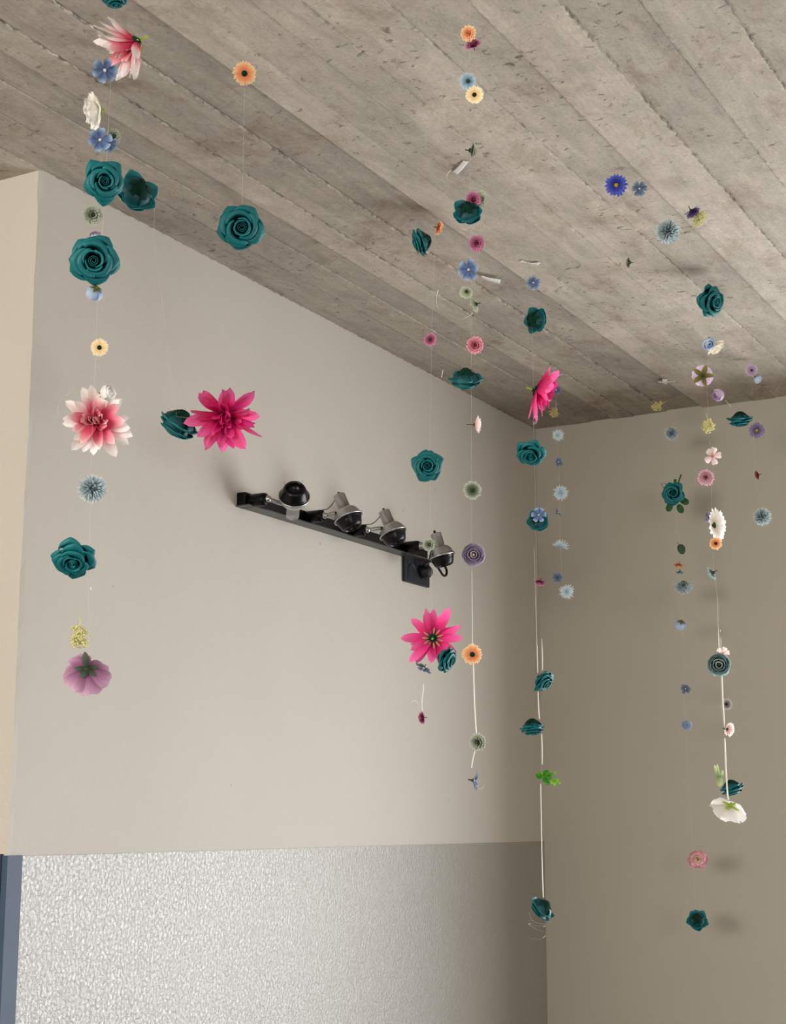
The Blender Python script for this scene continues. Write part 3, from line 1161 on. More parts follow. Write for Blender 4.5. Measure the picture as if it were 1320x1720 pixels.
def k_sprig(c, s, L=1.0):
    """dried filler: a branching stalk hung with tiny beads, stalk end at +Y"""
    R = random.Random(s)
    mt = P(c)
    st, bd = MB(), MB()
    st.tube([(0, 1.0, 0), (.03, .5, 0), (0, 0, 0), (-.02, -.5, .02)], [.035, .03, .024, .016], 6)
    for i in range(34):
        t = i / 33
        y = .45 - 1.0 * t
        a = R.uniform(0, 6.3)
        r = R.uniform(.25, .62) * (1.0 - .35 * abs(t - .55))
        e = Vector((r * math.cos(a), y - R.uniform(.1, .4), r * math.sin(a)))
        st.tube([(0.01, y, 0), Vector((0.01, y, 0)).lerp(e, .5) + Vector((0, .04, 0)), e], [.014, .012, .01], 4)
        for j in range(9):
            p = Vector((0.01, y, 0)).lerp(e, R.uniform(.45, 1.05)) + Vector((R.uniform(-1, 1), R.uniform(-1, 1), R.uniform(-1, 1))) * .11
            bd.ball(p, R.uniform(.045, .075), 5)
    return [['stalk', st.mesh('stalk', mt), Matrix(), None], ['beads', bd.mesh('beads', mt), Matrix(), None]], 0


def k_green(c, s):
    """sprig of small round leaves"""
    R = random.Random(s)
    parts = []
    st = MB()
    st.tube([(-.5, .15, 0), (0, 0, 0), (.45, -.2, .05), (.95, -.45, .05)], [.03, .03, .025, .02], 6)
    st.tube([(0, .05, 0), (.4, .2, .1), (.8, .3, .05)], [.025, .02, .015], 6)
    spots = [(-.62, .0, .34), (-.28, .02, .32), (.02, .32, .34), (.2, -.05, .34), (-.1, -.28, .3), (.12, -.5, .26), (.34, .1, .28), (.5, -.42, .22), (.75, -.3, .24), (.72, -.62, .2), (1.0, -.5, .14), (.62, .36, .1), (.8, .22, .1), (-.45, .25, .2)]
    leaves = [blade(1.0, .46, .1 + .2 * k, -.3, .0, 0, .1, (.5, .32), 6, 7, cup=.2).mesh('leaf', MT['leaf_bright' if k else 'leaf_fresh']) for k in range(2)]
    for i, (x, y, r) in enumerate(spots):
        M = tr(x, y, R.uniform(-.15, .15)) @ rz(R.uniform(0, 6.28)) @ ry(R.uniform(-.5, .5)) @ Matrix.Diagonal((r * 1.5, r * 1.5, r * 1.5, 1)) @ tr(-.4, 0, 0)
        parts.append(['leaf', leaves[1 if i > 6 else 0], M, None])
    parts.append(['stem', st.mesh('stem', MT['leaf_bright']), Matrix(), None])
    return parts, 0


mat('leaf_fresh', [(0, (34, 110, 24)), (1, (70, 150, 34))], rough=.45, trans=.25)
mat('leaf_bright', [(0, (70, 150, 30)), (1, (150, 200, 60))], rough=.45, trans=.3)


def k_leaf(c, s):
    """one broad leaf on a short stalk (hangs along -Y)"""
    mt = G_LEAF if c == 'leaf' else MT['leaf_grey']
    q = blade(1.7, .62, .15, -.35, 0, 0, .18, (.5, .62), 8, 12, wave=.03)
    parts = [['blade', q.mesh('blade', mt, thick=.015), rz(-PI / 2) @ tr(-.75, 0, 0), None]]
    parts.append(['stalk', MB().tube([(-.35, 1.15, 0), (-.15, .95, 0), (0, .7, .0)], [.05, .04, .035], 6).mesh('stalk', G_STEM), Matrix(), None])
    return parts, 0


mat('leaf_grey', [(0, (44, 70, 50)), (1, (56, 84, 60))], rough=.6, trans=.1)


def k_strap(c, s):
    """pale pointed leaves rising from a short bud base (tips at +Y)"""
    mt = MT['leaf_pale']
    parts = []
    for (x, a, L, w) in ((-.25, .22, 1.25, .17), (-.02, .12, 1.35, .12), (.25, -.3, .75, .16)):
        q = blade(L, w, .1, -.15, 0, 0, .25, (.45, .6), 4, 10)
        parts.append(['leaf', q.mesh('leaf', mt), tr(x * .6, -.1, x * .2) @ rz(PI / 2 + a), None])
    q = blade(1.0, .34, .2, -.2, 0, 0, .3, (.4, .5), 6, 8)
    parts.append(['leaf', q.mesh('leaf', mt), tr(.05, -.0, .1) @ rz(-PI / 2 - .1), None])
    return parts, 0


mat('leaf_pale', [(0, (120, 150, 100)), (1, (206, 222, 160))], rough=.55, trans=.35)


def k_star(c, s):
    parts, z = k_six(c, s, 5, .35, DISC_Y, wide=.4)
    parts = [p for p in parts if p[0] != 'calyx']
    for i in range(5):
        q = blade(.98, .21, .05, .28, .04, -.10, .25, (.5, .6), 4, 8)
        parts.append(['sepal', q.mesh('sepal', G_OLIVE), rz(2 * PI * (i + .5) / 5), None])
    parts.append(['calyx', calyx_mb(.16, -.06, .12).mesh('calyx', G_STEM), Matrix(), None])
    return parts, 0


def k_roseleaf(c, s):
    parts, z = k_rose(c, s)
    lf = blade(1.0, .34, .1, -.3, 0, 0, .15, (.5, .5), 6, 8).mesh('leaf', G_LEAF)
    for (ang, d) in ((-1.95, .72), (-1.1, .95), (-.45, .70)):
        parts.append(['leaf', lf, tr(d * math.cos(ang), d * math.sin(ang) - .25, -.25) @ rz(ang), None])
    st = MB().tube([(.25, .5, -.25), (.42, 1.1, -.3), (.72, 2.0, -.3)], [.10, .085, .07], 8)
    st.tube([(.2, .6, -.3), (.12, 1.0, -.28), (.1, 1.5, -.25)], [.13, .12, .16], 8)
    parts.append(['stem', st.mesh('stem', G_LEAF), Matrix(), None])
    th = MB().tube([(-.85, .35, -.2), (-1.35, 1.05, -.1), (-.7, 1.0, -.15)], .03, 5)
    parts.append(['twig', th.mesh('twig', G_STEM), Matrix(), None])
    return parts, z


KIND = {'rose': k_rose, 'dahlia': k_dahlia, 'six': k_six, 'mum': k_mum, 'cupmum': k_cupmum, 'pom': k_pom, 'ranunc': k_ranunc, 'bud': k_bud, 'peony': k_peony,
        'poppy': k_poppy, 'daisy': k_daisy, 'paper': k_paper, 'sprig': k_sprig, 'green': k_green, 'leafone': k_leaf, 'strap': k_strap, 'star': k_star, 'roseleaf': k_roseleaf}
CACHE = {}


def flower(kind, colour, seed, name, cat, group, label, px, py, size, face, roll, d, opts=None):
    """one flower, `size` its width across the face as seen, d metres away"""
    key = (kind, colour, seed, str(opts))
    if key not in CACHE:
        CACHE[key] = KIND[kind](colour, seed, **(opts or {}))
    parts, mid = CACHE[key]
    pt = at(px, py, d)
    r = ray(px, py)
    view = r.normalized()
    uu = RIGHT.cross(view).normalized()
    z = (RIGHT * face[0] + uu * face[1] - view * face[2]).normalized()
    up = uu if abs(z.dot(uu)) < .95 else view
    x = up.cross(z).normalized()
    y = z.cross(x)
    a = math.radians(roll)
    x2 = x * math.cos(a) + y * math.sin(a)
    y2 = z.cross(x2)
    sc = size / 2 * (d / r.dot(FWD)) / FPX
    M = Matrix((x2, y2, z)).transposed().to_4x4()
    root = bpy.data.objects.new(name, None)
    COL.objects.link(root)
    root.empty_display_size = .01
    root.matrix_world = Matrix.Translation(pt - z * mid * sc) @ M @ Matrix.Diagonal((sc, sc, sc, 1))
    tag(root, label, cat, group)
    made = []
    for nm, me, mx, pa in parts:
        o = bpy.data.objects.new(nm, me)
        COL.objects.link(o)
        o.parent = root if pa is None else made[pa]
        o.matrix_local = mx
        made.append(o)
    return root
# ------------------------------------------------------------------ what hangs where
S1, S2, S2P, S3, S4A, S4, S5, S6, S7, S8, S9 = 2.2, 2.4, 3.0, 3.2, 2.2, 2.7, 3.45, 4.4, 4.62, 3.6, 4.3
ROSE = ('foam_rose', 'rose', 'teal foam roses on the hanging threads')
DAH = ('dahlia', 'flower', 'large dahlias on the hanging threads')
SIX = ('blue_flower', 'flower', 'small blue six petalled flowers')
MUM = ('button_chrysanthemum', 'flower', 'small button chrysanthemums')
POM = ('pompom_flower', 'flower', 'pale grey blue pompom flowers')
BUD = ('flower_bud', 'flower', 'small half open buds')
RAN = ('ranunculus', 'flower', 'ranunculus heads')
PEO = ('peony', 'flower', 'white and cream peonies')
DAI = ('daisy', 'flower', 'narrow petalled daisies')
PAP = ('pale_daisy', 'flower', 'flat pale blue daisies near the corner')
SPR = ('dried_sprig', 'dried flower', 'cream dried sprigs')

ITEMS = [
    # --- left column
    ('rose', 'teal', 1, ROSE, 'teal foam rose cut off by the top edge of the photo', 193, -4, 40, (.15, -.75, .45), 20, S1 - .03),
    ('dahlia', 'pinkwhite', 2, DAH, 'white dahlia with pink heart seen side on, near the top left under the ceiling', 200, 88, 140, (-.84, -.45, .22), 10, S1, dict(lift=.66, wild=1.6, slim=.72)),
    ('six', 'blue', 3, SIX, 'blue six petalled flower touching the side-on white and pink dahlia', 176, 118, 46, (-.1, -.25, .95), 8, S1 - .06),
    ('peony', 'white', 4, PEO, 'white peony seen side on with a lime sepal, in the left column', 158, 186, 66, (-.90, -.05, .42), 0, S1, dict(stem=.1, flat=1.35)),
    ('six', 'blue', 5, SIX, 'darker blue six petalled flower right below the side-on white peony', 168, 235, 44, (-.05, .25, .95), 15, S1 - .05),
    ('six', 'blue', 6, SIX, 'blue flower half hidden behind the darker blue one under the white peony', 184, 243, 32, (.35, -.5, .75), 40, S1),
    ('mum', 'sage', 7, MUM, 'sage green button flower tucked behind the blue pair in the left column', 192, 229, 27, (.45, .1, .85), 0, S1 + .03),
    ('rose', 'teal', 8, ROSE, 'teal rose facing front, touching a backward turned rose on its right', 174, 305, 63, (.12, .05, .98), 0, S1 - .02),
    ('rose', 'teal', 9, ROSE, 'teal rose showing its dark green base, right beside the upper left rose', 231, 321, 64, (-.38, -.42, -.75), 30, S1 + .05),
    ('mum', 'sage', 10, MUM, 'sage green button flower between the two big roses of the left column', 156, 361, 34, (.08, .05, .99), 0, S1),
    ('bud', 'greylilac', 11, BUD, 'grey lilac bud peeping over the largest teal rose', 161, 399, 22, (-.1, .75, .45), 0, S1 + .06),
    ('rose', 'teal', 12, ROSE, 'largest teal rose, full face in the left column', 158, 437, 77, (-.02, -.03, 1), 25, S1 - .02),
    ('bud', 'iceblue', 13, BUD, 'ice blue bud with olive sepals right under the largest teal rose', 159, 491, 29, (-.35, -.72, -.55), 20, S1),
    ('mum', 'cream', 14, MUM, 'cream button flower seen from the back above the pink and white dahlia', 167, 584, 30, (.05, -.05, -1), 0, S1, dict(stem=0, cal=G_CAL)),
    ('bud', 'white', 15, BUD, 'white bud with olive leaf at the top of the pink and white dahlia', 180, 661, 29, (.75, .35, .45), 0, S1 - .03, dict(sep=G_OLIVE)),
    ('dahlia', 'pinkwhite', 16, DAH, 'full pink dahlia with white petal tips in the left column', 161, 706, 122, (-.02, .12, .98), 5, S1 + .02),
    ('pom', 'greyblue', 17, POM, 'grey blue pompom under the pink and white dahlia', 155, 821, 50, (.15, .1, .95), 0, S1),
    ('rose', 'teal', 18, ROSE, 'dark teal rose tilted left, between the left pompom and the dried sprig', 125, 936, 66, (-.12, -.55, .75), 10, S1 - .02),
    ('mum', 'cream', 19, MUM, 'beige button flower behind the right edge of the tilted left rose', 152, 934, 26, (.85, .1, -.2), 0, S1 + .05, dict(stem=0)),
    ('sprig', 'lemon', 20, SPR, 'cream dried sprig with many beads above the mauve poppy', 134, 1062, 58, (.1, 0, .99), 0, S1),
    ('poppy', 'mauve', 21, ('poppy', 'flower', None), 'mauve drooping poppy with grey green sepals, lowest of the left column', 145, 1134, 88, (-.05, -.66, -.72), 82, S1),
    # --- second column
    ('mum', 'orange', 22, MUM, 'orange button flower seen from the back, alone under the ceiling at the upper left', 411, 123, 39, (.1, .08, -1), 0, S2, dict(stem=0, cal=G_CAL)),
    ('rose', 'teal', 23, ROSE, 'teal rose facing front, alone on the ceiling edge above the spotlights', 405, 381, 72, (.03, -.02, 1), 70, S2),
    ('rose', 'teal', 24, ROSE, 'dark teal rose seen side on, left of the hot pink dahlia above the spotlights', 302, 709, 66, (-.55, -.80, -.12), 15, S2P + .05),
    ('dahlia', 'hotpink', 25, DAH, 'hot pink dahlia facing front above the left end of the spotlight bar', 378, 706, 132, (.12, -.62, .75), 10, S2P, dict(lift=.22, wild=1.5)),
    # --- third column, before the spotlights
    ('mum', 'orange', 26, MUM, 'small orange flower seen side on beside a dark rose under the ceiling', 738, 383, 26, (.88, -.2, .25), 0, S3),
    ('rose', 'teal', 27, ROSE, 'dark teal rose turned left, beside the small orange flower', 710, 405, 45, (-.85, -.3, .12), 0, S3),
    ('mum', 'plum', 28, MUM, 'small plum button flower seen from the back, left of the deep pink one', 723, 571, 23, (.3, -.25, -.85), 0, S3, dict(stem=0)),
    ('rose', 'teal', 29, ROSE, 'teal rose facing front on the wall right above the right end of the spotlight bar', 718, 783, 48, (-.02, .05, 1), 10, S3),
    ('mum', 'sage', 30, MUM, 'grey green button flower in front of the rightmost spotlight', 720, 915, 22, (-.25, .05, .95), 0, S3),
    ('dahlia', 'hotpink', 31, DAH, 'hot pink dahlia seen from the back with green hub, below the spotlight bar', 726, 1070, 100, (-.05, .12, -.99), 0, S3, dict(lift=.10, wild=1.8)),
    ('rose', 'teal', 32, ROSE, 'dark teal rose under the backward turned hot pink dahlia', 748, 1107, 42, (.72, -.28, .35), 0, S3 - .03),
    ('six', 'slate', 33, SIX, 'pale slate flower hanging at the lower left of the backward hot pink dahlia', 712, 1122, 32, (-.35, -.75, .30), 0, S3 - .02),
    ('mum', 'plum', 34, MUM, 'plum button flower on a white thread end below the hot pink dahlia', 708, 1206, 23, (-.88, -.1, .25), 0, S3),
    # --- fourth column
    ('mum', 'orange', 35, MUM, 'orange button flower facing front, topmost of the middle column', 786, 56, 27, (-.25, .15, .9), 0, S4A),
    ('mum', 'plum', 36, MUM, 'plum button flower tucked under the topmost orange one', 794, 74, 28, (-.25, .85, .35), 0, S4A + .02),
    ('mum', 'paleblue', 37, MUM, 'pale blue button flower seen from the back above the cream one', 785, 137, 29, (-.25, -.2, -.9), 0, S4A),
    ('mum', 'cream', 38, MUM, 'cream button flower seen from the back under the pale blue one', 797, 160, 30, (.12, -.25, -.95), 0, S4A, dict(stem=0, cal=G_CAL)),
    ('cupmum', 'sage', 39, MUM, 'dark sage flower seen side on above the wide white tape', 793, 253, 31, (.85, -.1, .2), 0, S4),
    ('mum', 'palegreen', 40, MUM, 'pale green button flower behind the plum one on the upper rose', 808, 335, 30, (.55, 0, .8), 0, S4 + .04),
    ('mum', 'plum', 41, MUM, 'plum button flower resting on the upper backward rose of the middle column', 796, 336, 29, (.35, .1, .9), 0, S4),
    ('rose', 'teal', 42, ROSE, 'teal rose with dark green base under the plum and pale green flowers', 785, 354, 46, (.15, -.62, -.75), 0, S4),
    ('mum', 'plum', 43, MUM, 'plum button flower facing front, alone below the rose of the middle column', 801, 409, 28, (.15, -.12, .98), 0, S4),
    ('six', 'blue', 44, SIX, 'blue flower with white stamens just left of a white tape strip', 787, 453, 40, (-.25, .05, .92), 15, S4, dict(cup=.35)),
    ('cupmum', 'palegreen', 45, MUM, 'grey green flower seen from the back above the pale sage cup', 783, 491, 24, (-.15, -.45, -.85), 0, S4),
    ('cupmum', 'palegreen', 46, MUM, 'pale sage cup flower seen side on with dark stem', 797, 512, 29, (-.75, -.25, -.35), 0, S4),
    ('mum', 'rosepink', 47, MUM, 'deep pink button flower facing front above the downward rose', 798, 580, 30, (.02, .05, 1), 0, S4),
    ('rose', 'teal', 48, ROSE, 'teal rose hanging face down where ceiling and wall meet', 782, 634, 50, (.02, -.92, -.32), 0, S4),
    ('daisy', 'palepink', 49, DAI, 'pale pink fringed flower seen side on with a dark stem, middle column', 798, 713, 34, (.92, .02, -.1), 0, S4, dict(disc=False, n=26, w=.09, a=30, stem=.7)),
    ('mum', 'sage', 50, MUM, 'sage button flower seen from the back between pale pink and violet flowers', 793, 824, 31, (-.1, -.1, -1), 0, S4, dict(stem=.2)),
    ('ranunc', 'greylilac', 51, RAN, 'grey lilac ranunculus facing front, right of the rightmost spotlight', 795, 932, 36, (.05, .02, 1), 0, S4, dict(centre=TAN, open_=1.06)),
    ('mum', 'orange', 52, MUM, 'orange button flower seen from the back, low in the middle column', 793, 1099, 34, (-.05, .08, -1), 0, S4, dict(stem=0, cal=G_CAL)),
    ('mum', 'sage', 53, MUM, 'sage button flower above the lowest blue flower of the middle column', 801, 1247, 30, (-.4, -.1, .85), 0, S4),
    ('six', 'slate', 54, SIX, 'slate blue flower seen side on, lowest of the middle column', 795, 1311, 40, (.82, -.15, .1), 0, S4, dict(cup=.8)),
    # --- fifth column, along the corner
    ('six', 'blue', 55, SIX, 'blue flower just under the white tape above the corner column', 896, 475, 26, (0, .2, .95), 20, S5),
    ('rose', 'teal', 56, ROSE, 'dark teal rose side on, topmost rose of the column before the corner', 898, 538, 42, (.72, -.1, -.65), 0, S5),
    ('dahlia', 'hotpink', 57, DAH, 'hot pink dahlia seen edge on just above the room corner', 910, 660, 100, (.93, -.32, .10), 0, S5, dict(lift=.28)),
    ('mum', 'mauve', 58, MUM, 'small mauve flower at the lower tip of the edge-on pink dahlia', 899, 704, 20, (.85, -.1, .2), 0, S5 + .05),
    ('rose', 'teal', 59, ROSE, 'teal rose tilted up at the top of the room corner', 892, 760, 46, (-.05, -.55, .8), 0, S5),
    ('six', 'blue', 60, SIX, 'blue flower sitting on a teal rose before the wall corner', 905, 865, 27, (.0, .15, .98), 0, S5 - .10),
    ('rose', 'teal', 61, ROSE, 'teal rose behind the blue flower before the wall corner', 903, 874, 36, (.15, -.5, -.8), 0, S5),
    ('mum', 'plum', 62, MUM, 'small plum flower facing down before the wall corner', 907, 979, 20, (-.1, -.9, .3), 0, S5, dict(cal=DISC_D)),
    ('rose', 'teal', 63, ROSE, 'upper teal rose on the white corner thread', 912, 1143, 36, (.62, -.55, .5), 0, S5),
    ('rose', 'teal', 64, ROSE, 'lower teal rose on the white corner thread, seen side on above the green sprig', 894, 1220, 40, (.12, -.96, .12), 0, S5),
    ('green', 'none', 65, ('leaf_sprig', 'leaf sprig', None), 'fresh green leaf sprig on the white corner thread', 918, 1304, 42, (0, .05, 1), 0, S5),
    ('rose', 'teal', 66, ROSE, 'lowest teal rose at the end of the white corner thread', 912, 1524, 42, (-.62, -.55, -.35), 0, S5),
    # --- sixth column, right of the corner
    ('six', 'slate', 67, SIX, 'dark blue flower right beside the edge-on hot pink dahlia', 934, 655, 19, (0, .1, 1), 0, S6),
    ('sprig', 'strawdull', 68, SPR, 'dull straw sprig left of the corner, under the dark blue flower', 931, 689, 27, (.2, 0, .95), -15, S6),
    ('paper', 'paleice', 69, PAP, 'pale blue daisy at the ceiling line, topmost of the flat daisies by the corner', 937, 731, 24, (.05, .1, 1), 0, S6),
    ('six', 'slate', 70, SIX, 'slate flower right of the tilted corner rose', 938, 776, 19, (.5, .25, .8), 0, S6),
    ('paper', 'paleice', 71, PAP, 'round pale blue daisy between two slate flowers right of the corner', 942, 828, 30, (-.1, .1, -.98), 0, S6),
    ('six', 'slate', 72, SIX, 'slate flower nearly edge on, right of the blue flower on its rose', 937, 861, 20, (.72, .45, .25), 0, S6),
    ('paper', 'paleice', 73, PAP, 'folded half daisy, pale blue, right of the corner', 941, 920, 32, (0, .05, 1), 75, S6, dict(half=True)),
    ('six', 'slate', 74, SIX, 'dark slate flower touching the lowest flat pale daisy', 936, 970, 20, (0, .1, -1), 0, S6),
    ('paper', 'paleice', 75, PAP, 'lowest flat pale blue daisy right of the corner', 952, 994, 29, (-.1, .05, 1), 0, S6),
    # --- seventh column, before the wall at the right
    ('sprig', 'straw', 76, SPR, 'straw sprig lying slanted just under the ceiling, at the right', 1106, 681, 28, (.2, 0, .95), -60, S7),
    ('pom', 'greyblue', 77, POM, 'grey blue pompom above the rose with green leaves', 1128, 728, 25, (.05, .1, 1), 0, S7),
    ('roseleaf', 'teal', 78, ROSE, 'teal rose with green stem and three green leaves', 1131, 829, 35, (-.08, .05, .98), 0, S7),
    ('leafone', 'grey', 79, ('green_leaf', 'leaf', None), 'single dark green leaf above two small flowers', 1144, 922, 21, (.15, .05, .98), 20, S7),
    ('mum', 'orange', 80, MUM, 'small orange flower under the single dark leaf', 1140, 950, 17, (-.1, -.85, .2), 0, S7),
    ('mum', 'paleblue', 81, MUM, 'small blue grey flower under the orange one below the single leaf', 1142, 962, 16, (.05, -.9, .1), 0, S7),
    ('pom', 'greyblue', 82, POM, 'half pompom, pale grey blue, above the small white blue bud', 1148, 988, 33, (0, -.9, .25), 0, S7, dict(half=True)),
    ('bud', 'iceblue', 83, BUD, 'white blue bud with olive star sepals, hanging face down before the right wall', 1143, 1049, 20, (-.25, -.72, -.55), 0, S7, dict(stem=0)),
    ('six', 'slate', 84, SIX, 'slate flower alone, above the tiny blue ranunculus', 1151, 1157, 20, (.2, .4, .8), 0, S7),
    ('ranunc', 'iceblue', 85, RAN, 'tiny pale blue ranunculus with darker heart', 1153, 1218, 17, (.15, .05, .95), 0, S7, dict(centre=P('blue'))),
    ('peony', 'carnation', 86, ('carnation', 'flower', None), 'pink edged carnation with a green stem', 1172, 1444, 33, (-.08, -.35, .9), 0, S7, dict(sep=G_STEM, flat=.6, stem=.5)),
    ('rose', 'teal', 87, ROSE, 'dark teal rose, lowest flower before the right wall', 1171, 1545, 31, (-.1, -.35, -.9), 0, S7),
    # --- eighth column, brightly lit
    ('rose', 'teal', 88, ROSE, 'teal rose turned right, hanging before the pale ceiling at the right', 1192, 506, 49, (.62, -.05, .72), 90, S8),
    ('bud', 'iceblue', 89, BUD, 'ice blue bud in front of a cream flower under the ceiling', 1190, 577, 23, (.25, -.2, .9), 0, S8 - .03),
    ('peony', 'ivory', 90, PEO, 'cream white flower behind the ice blue bud', 1202, 583, 37, (.55, -.6, .35), 0, S8 + .04, dict(flat=1.3, stem=0)),
    ('star', 'lilac', 91, ('star_sepal_flower', 'flower', None), 'lilac flower seen from the back with olive star sepals', 1180, 631, 38, (-.03, .02, -1), 0, S8),
    ('bud', 'lilac', 92, BUD, 'lilac bud just above the ceiling line at the right', 1207, 663, 21, (-.55, -.3, .6), 0, S8),
    ('sprig', 'lemon', 93, SPR, 'lemon sprig just under the ceiling line in the bright right column', 1189, 711, 36, (.1, 0, .98), 12, S8),
    ('six', 'palepink', 94, ('pink_flower', 'flower', 'pale pink five petalled flowers'), 'pale pink five petalled flower under the lemon sprig', 1197, 766, 32, (.35, .05, .9), 0, S8, dict(n=5, centre=DISC_Y, wide=.34)),
    ('daisy', 'dustypink', 95, DAI, 'dusty pink fringed flower with green sepals, above the white daisy', 1186, 802, 30, (-.15, -.2, .95), 0, S8, dict(disc=False, n=20, layers=4, w=.12, a=12)),
    ('daisy', 'violetdark', 96, DAI, 'dark violet flower behind the white daisy', 1190, 869, 22, (-.75, .1, -.4), 0, S8 + .06, dict(n=14, disc=False)),
    ('daisy', 'white', 97, DAI, 'big white daisy seen from the back edge, in the bright right column', 1202, 882, 58, (.92, .10, -.26), 0, S8, dict(n=18, layers=2, disc=DISC_D, w=.15, stem=0)),
    ('mum', 'orange', 98, MUM, 'orange button flower under the white daisy', 1202, 913, 21, (0, -.1, -1), 0, S8, dict(stem=0, cal=G_CAL)),
    ('cupmum', 'tealgrey', 99, MUM, 'teal grey cup flower side on, alone under the white daisy', 1196, 963, 25, (-.6, -.35, -.35), 0, S8),
    ('six', 'palepink', 100, ('pink_flower', 'flower', 'pale pink five petalled flowers'), 'pale pink flower behind the top of the teal grey ranunculus', 1214, 1097, 24, (.15, .35, .8), 0, S8 + .06, dict(n=5, centre=TAN, wide=.36)),
    ('ranunc', 'tealgrey', 101, RAN, 'teal grey ranunculus with rim light painted pale and dark heart on the white thread', 1208, 1116, 38, (-.12, -.12, .98), 0, S8 - .01, dict(centre=DISC_D, open_=1.0)),
    ('mum', 'grey', 102, MUM, 'grey button flower seen from the back, right of the white thread', 1220, 1183, 19, (.05, 0, -1), 0, S8 + .03, dict(stem=0, cal=DISC_D)),
    ('daisy', 'palepink', 103, DAI, 'cream pink fringed flower with a dark stem, right of the white thread', 1222, 1225, 27, (.75, -.12, -.5), 0, S8, dict(disc=False, n=18, layers=2, w=.13, a=30, stem=.55)),
    ('rose', 'teal', 104, ROSE, 'dark teal rose side on above the white peony', 1228, 1322, 38, (.30, -.93, .05), 0, S8 + .05),
    ('strap', 'none', 105, ('pointed_leaf_sprig', 'leaf', None), 'pale pointed leaves above the white peony', 1208, 1304, 34, (.1, 0, 1), 0, S8 + .02),
    ('peony', 'white', 106, PEO, 'bright white peony hanging at the end of the right white thread', 1224, 1362, 62, (-.28, -.72, -.55), 40, S8, dict(stem=.1)),
    # --- ninth column at the right edge
    ('daisy', 'lilac', 107, DAI, 'lilac daisy with a dark centre above the pale blue bud, at the right edge', 1262, 622, 22, (-.15, -.1, -.9), 0, S9, dict(disc=DISC_D, n=14, w=.16)),
    ('bud', 'iceblue', 108, BUD, 'pale blue bud touching the lilac daisy', 1272, 637, 15, (.55, -.5, .4), 0, S9),
    ('rose', 'teal', 109, ROSE, 'dark teal rose face down just under the ceiling line at the right edge', 1243, 703, 37, (.08, -.95, .1), 0, S9),
    ('daisy', 'purple', 110, DAI, 'dusty purple daisy with yellow centre right of the face-down rose', 1271, 723, 28, (-.05, .05, 1), 0, S9, dict(n=16, w=.14)),
    ('cupmum', 'dustyred', 111, MUM, 'small dusty red flower side on, above the right pompom', 1272, 798, 17, (-.85, -.25, .1), 0, S9),
    ('pom', 'greyblue', 112, POM, 'grey blue pompom at the right edge', 1280, 868, 32, (.02, .05, 1), 0, S9),
    # --- close under the ceiling at the right
    ('daisy', 'royal', 113, DAI, 'royal blue daisy with yellow centre under the ceiling', 1035, 311, 38, (-.1, -.05, .99), 0, 2.85, dict(n=18, w=.12)),
    ('six', 'slate', 114, SIX, 'slate blue flower right beside the royal blue daisy', 1074, 317, 28, (0, .0, 1), 0, 2.85),
    ('daisy', 'violetdark', 115, DAI, 'dark violet flower leaning on a cream sprig under the ceiling', 1161, 354, 31, (.42, -.55, .45), 0, 3.05, dict(n=18, disc=False, a=26, stem=.5)),
    ('sprig', 'lemon', 116, SPR, 'cream sprig behind the dark violet flower', 1171, 371, 42, (.2, .0, .95), 150, 3.08),
    ('pom', 'greyblue', 117, POM, 'pale pompom before the concrete ceiling, left of the dark violet flower', 1122, 389, 44, (.0, .05, 1), 0, 3.05),
    ('cupmum', 'sage', 118, MUM, 'small sage flower side on, alone before the ceiling at the right', 1056, 441, 22, (-.85, .0, .1), 0, 3.3),
]
for it in ITEMS:
    kind, col, seed, (nm, cat, grp), label, px, py, sz, face, roll, d = it[:11]
    if kind in ('rose', 'roseleaf'):
        sz *= .94          # the drawn out petal corners reach past the unit radius
    opts = it[11] if len(it) > 11 else None
    flower(kind, col, seed, nm, cat, grp, label, px, py, sz, face, roll, d, opts)

# ------------------------------------------------------------------ threads
LINE = nylon('nylon_line')
SHEEN_ENDS = plain('white_sheen_ends', (240, 238, 228), rough=.5, noise=.04)  # white painted for window sheen on the clear line; also the loose ends
CORD_SHEER = LINE


def thread(label, d, pts, px_w=None, thin=.00017, top=True):
    """pts: pixels the thread passes; px_w: list of widths in mm (cord) or thin line"""
    P3 = [at(x, y, d) for x, y in pts]
    if top:
        P3.insert(0, Vector((P3[0].x, P3[0].y, H + .004)))
    o = link('hanging_thread', None)
    o.location = P3[0]
    tag(o, label, 'thread', 'threads the flowers hang from')
    q = [p - P3[0] for p in P3]
    me = MB().tube(q, thin, 6).mesh('line', LINE)
    l = link('line', me, o)
    return o


def sheen_or_end(o, d, pts, radii, name='sheen_or_end', mt=None):
    P3 = [at(x, y, d) - Vector(o.location) for x, y in pts]
    n = 8 * (len(P3) - 1)
    q = [crom([tuple(p) for p in P3], i / n) for i in range(n + 1)]
    rr = [crom([(r,) for r in radii], i / n)[0] for i in range(n + 1)]
    c = link(name, MB().tube(q, rr, 6).mesh(name, mt or SHEEN_ENDS), o)
    if name == 'sheen_or_end':
        c['label'] = 'window sheen on the thread, built as a thicker white part'
    return c


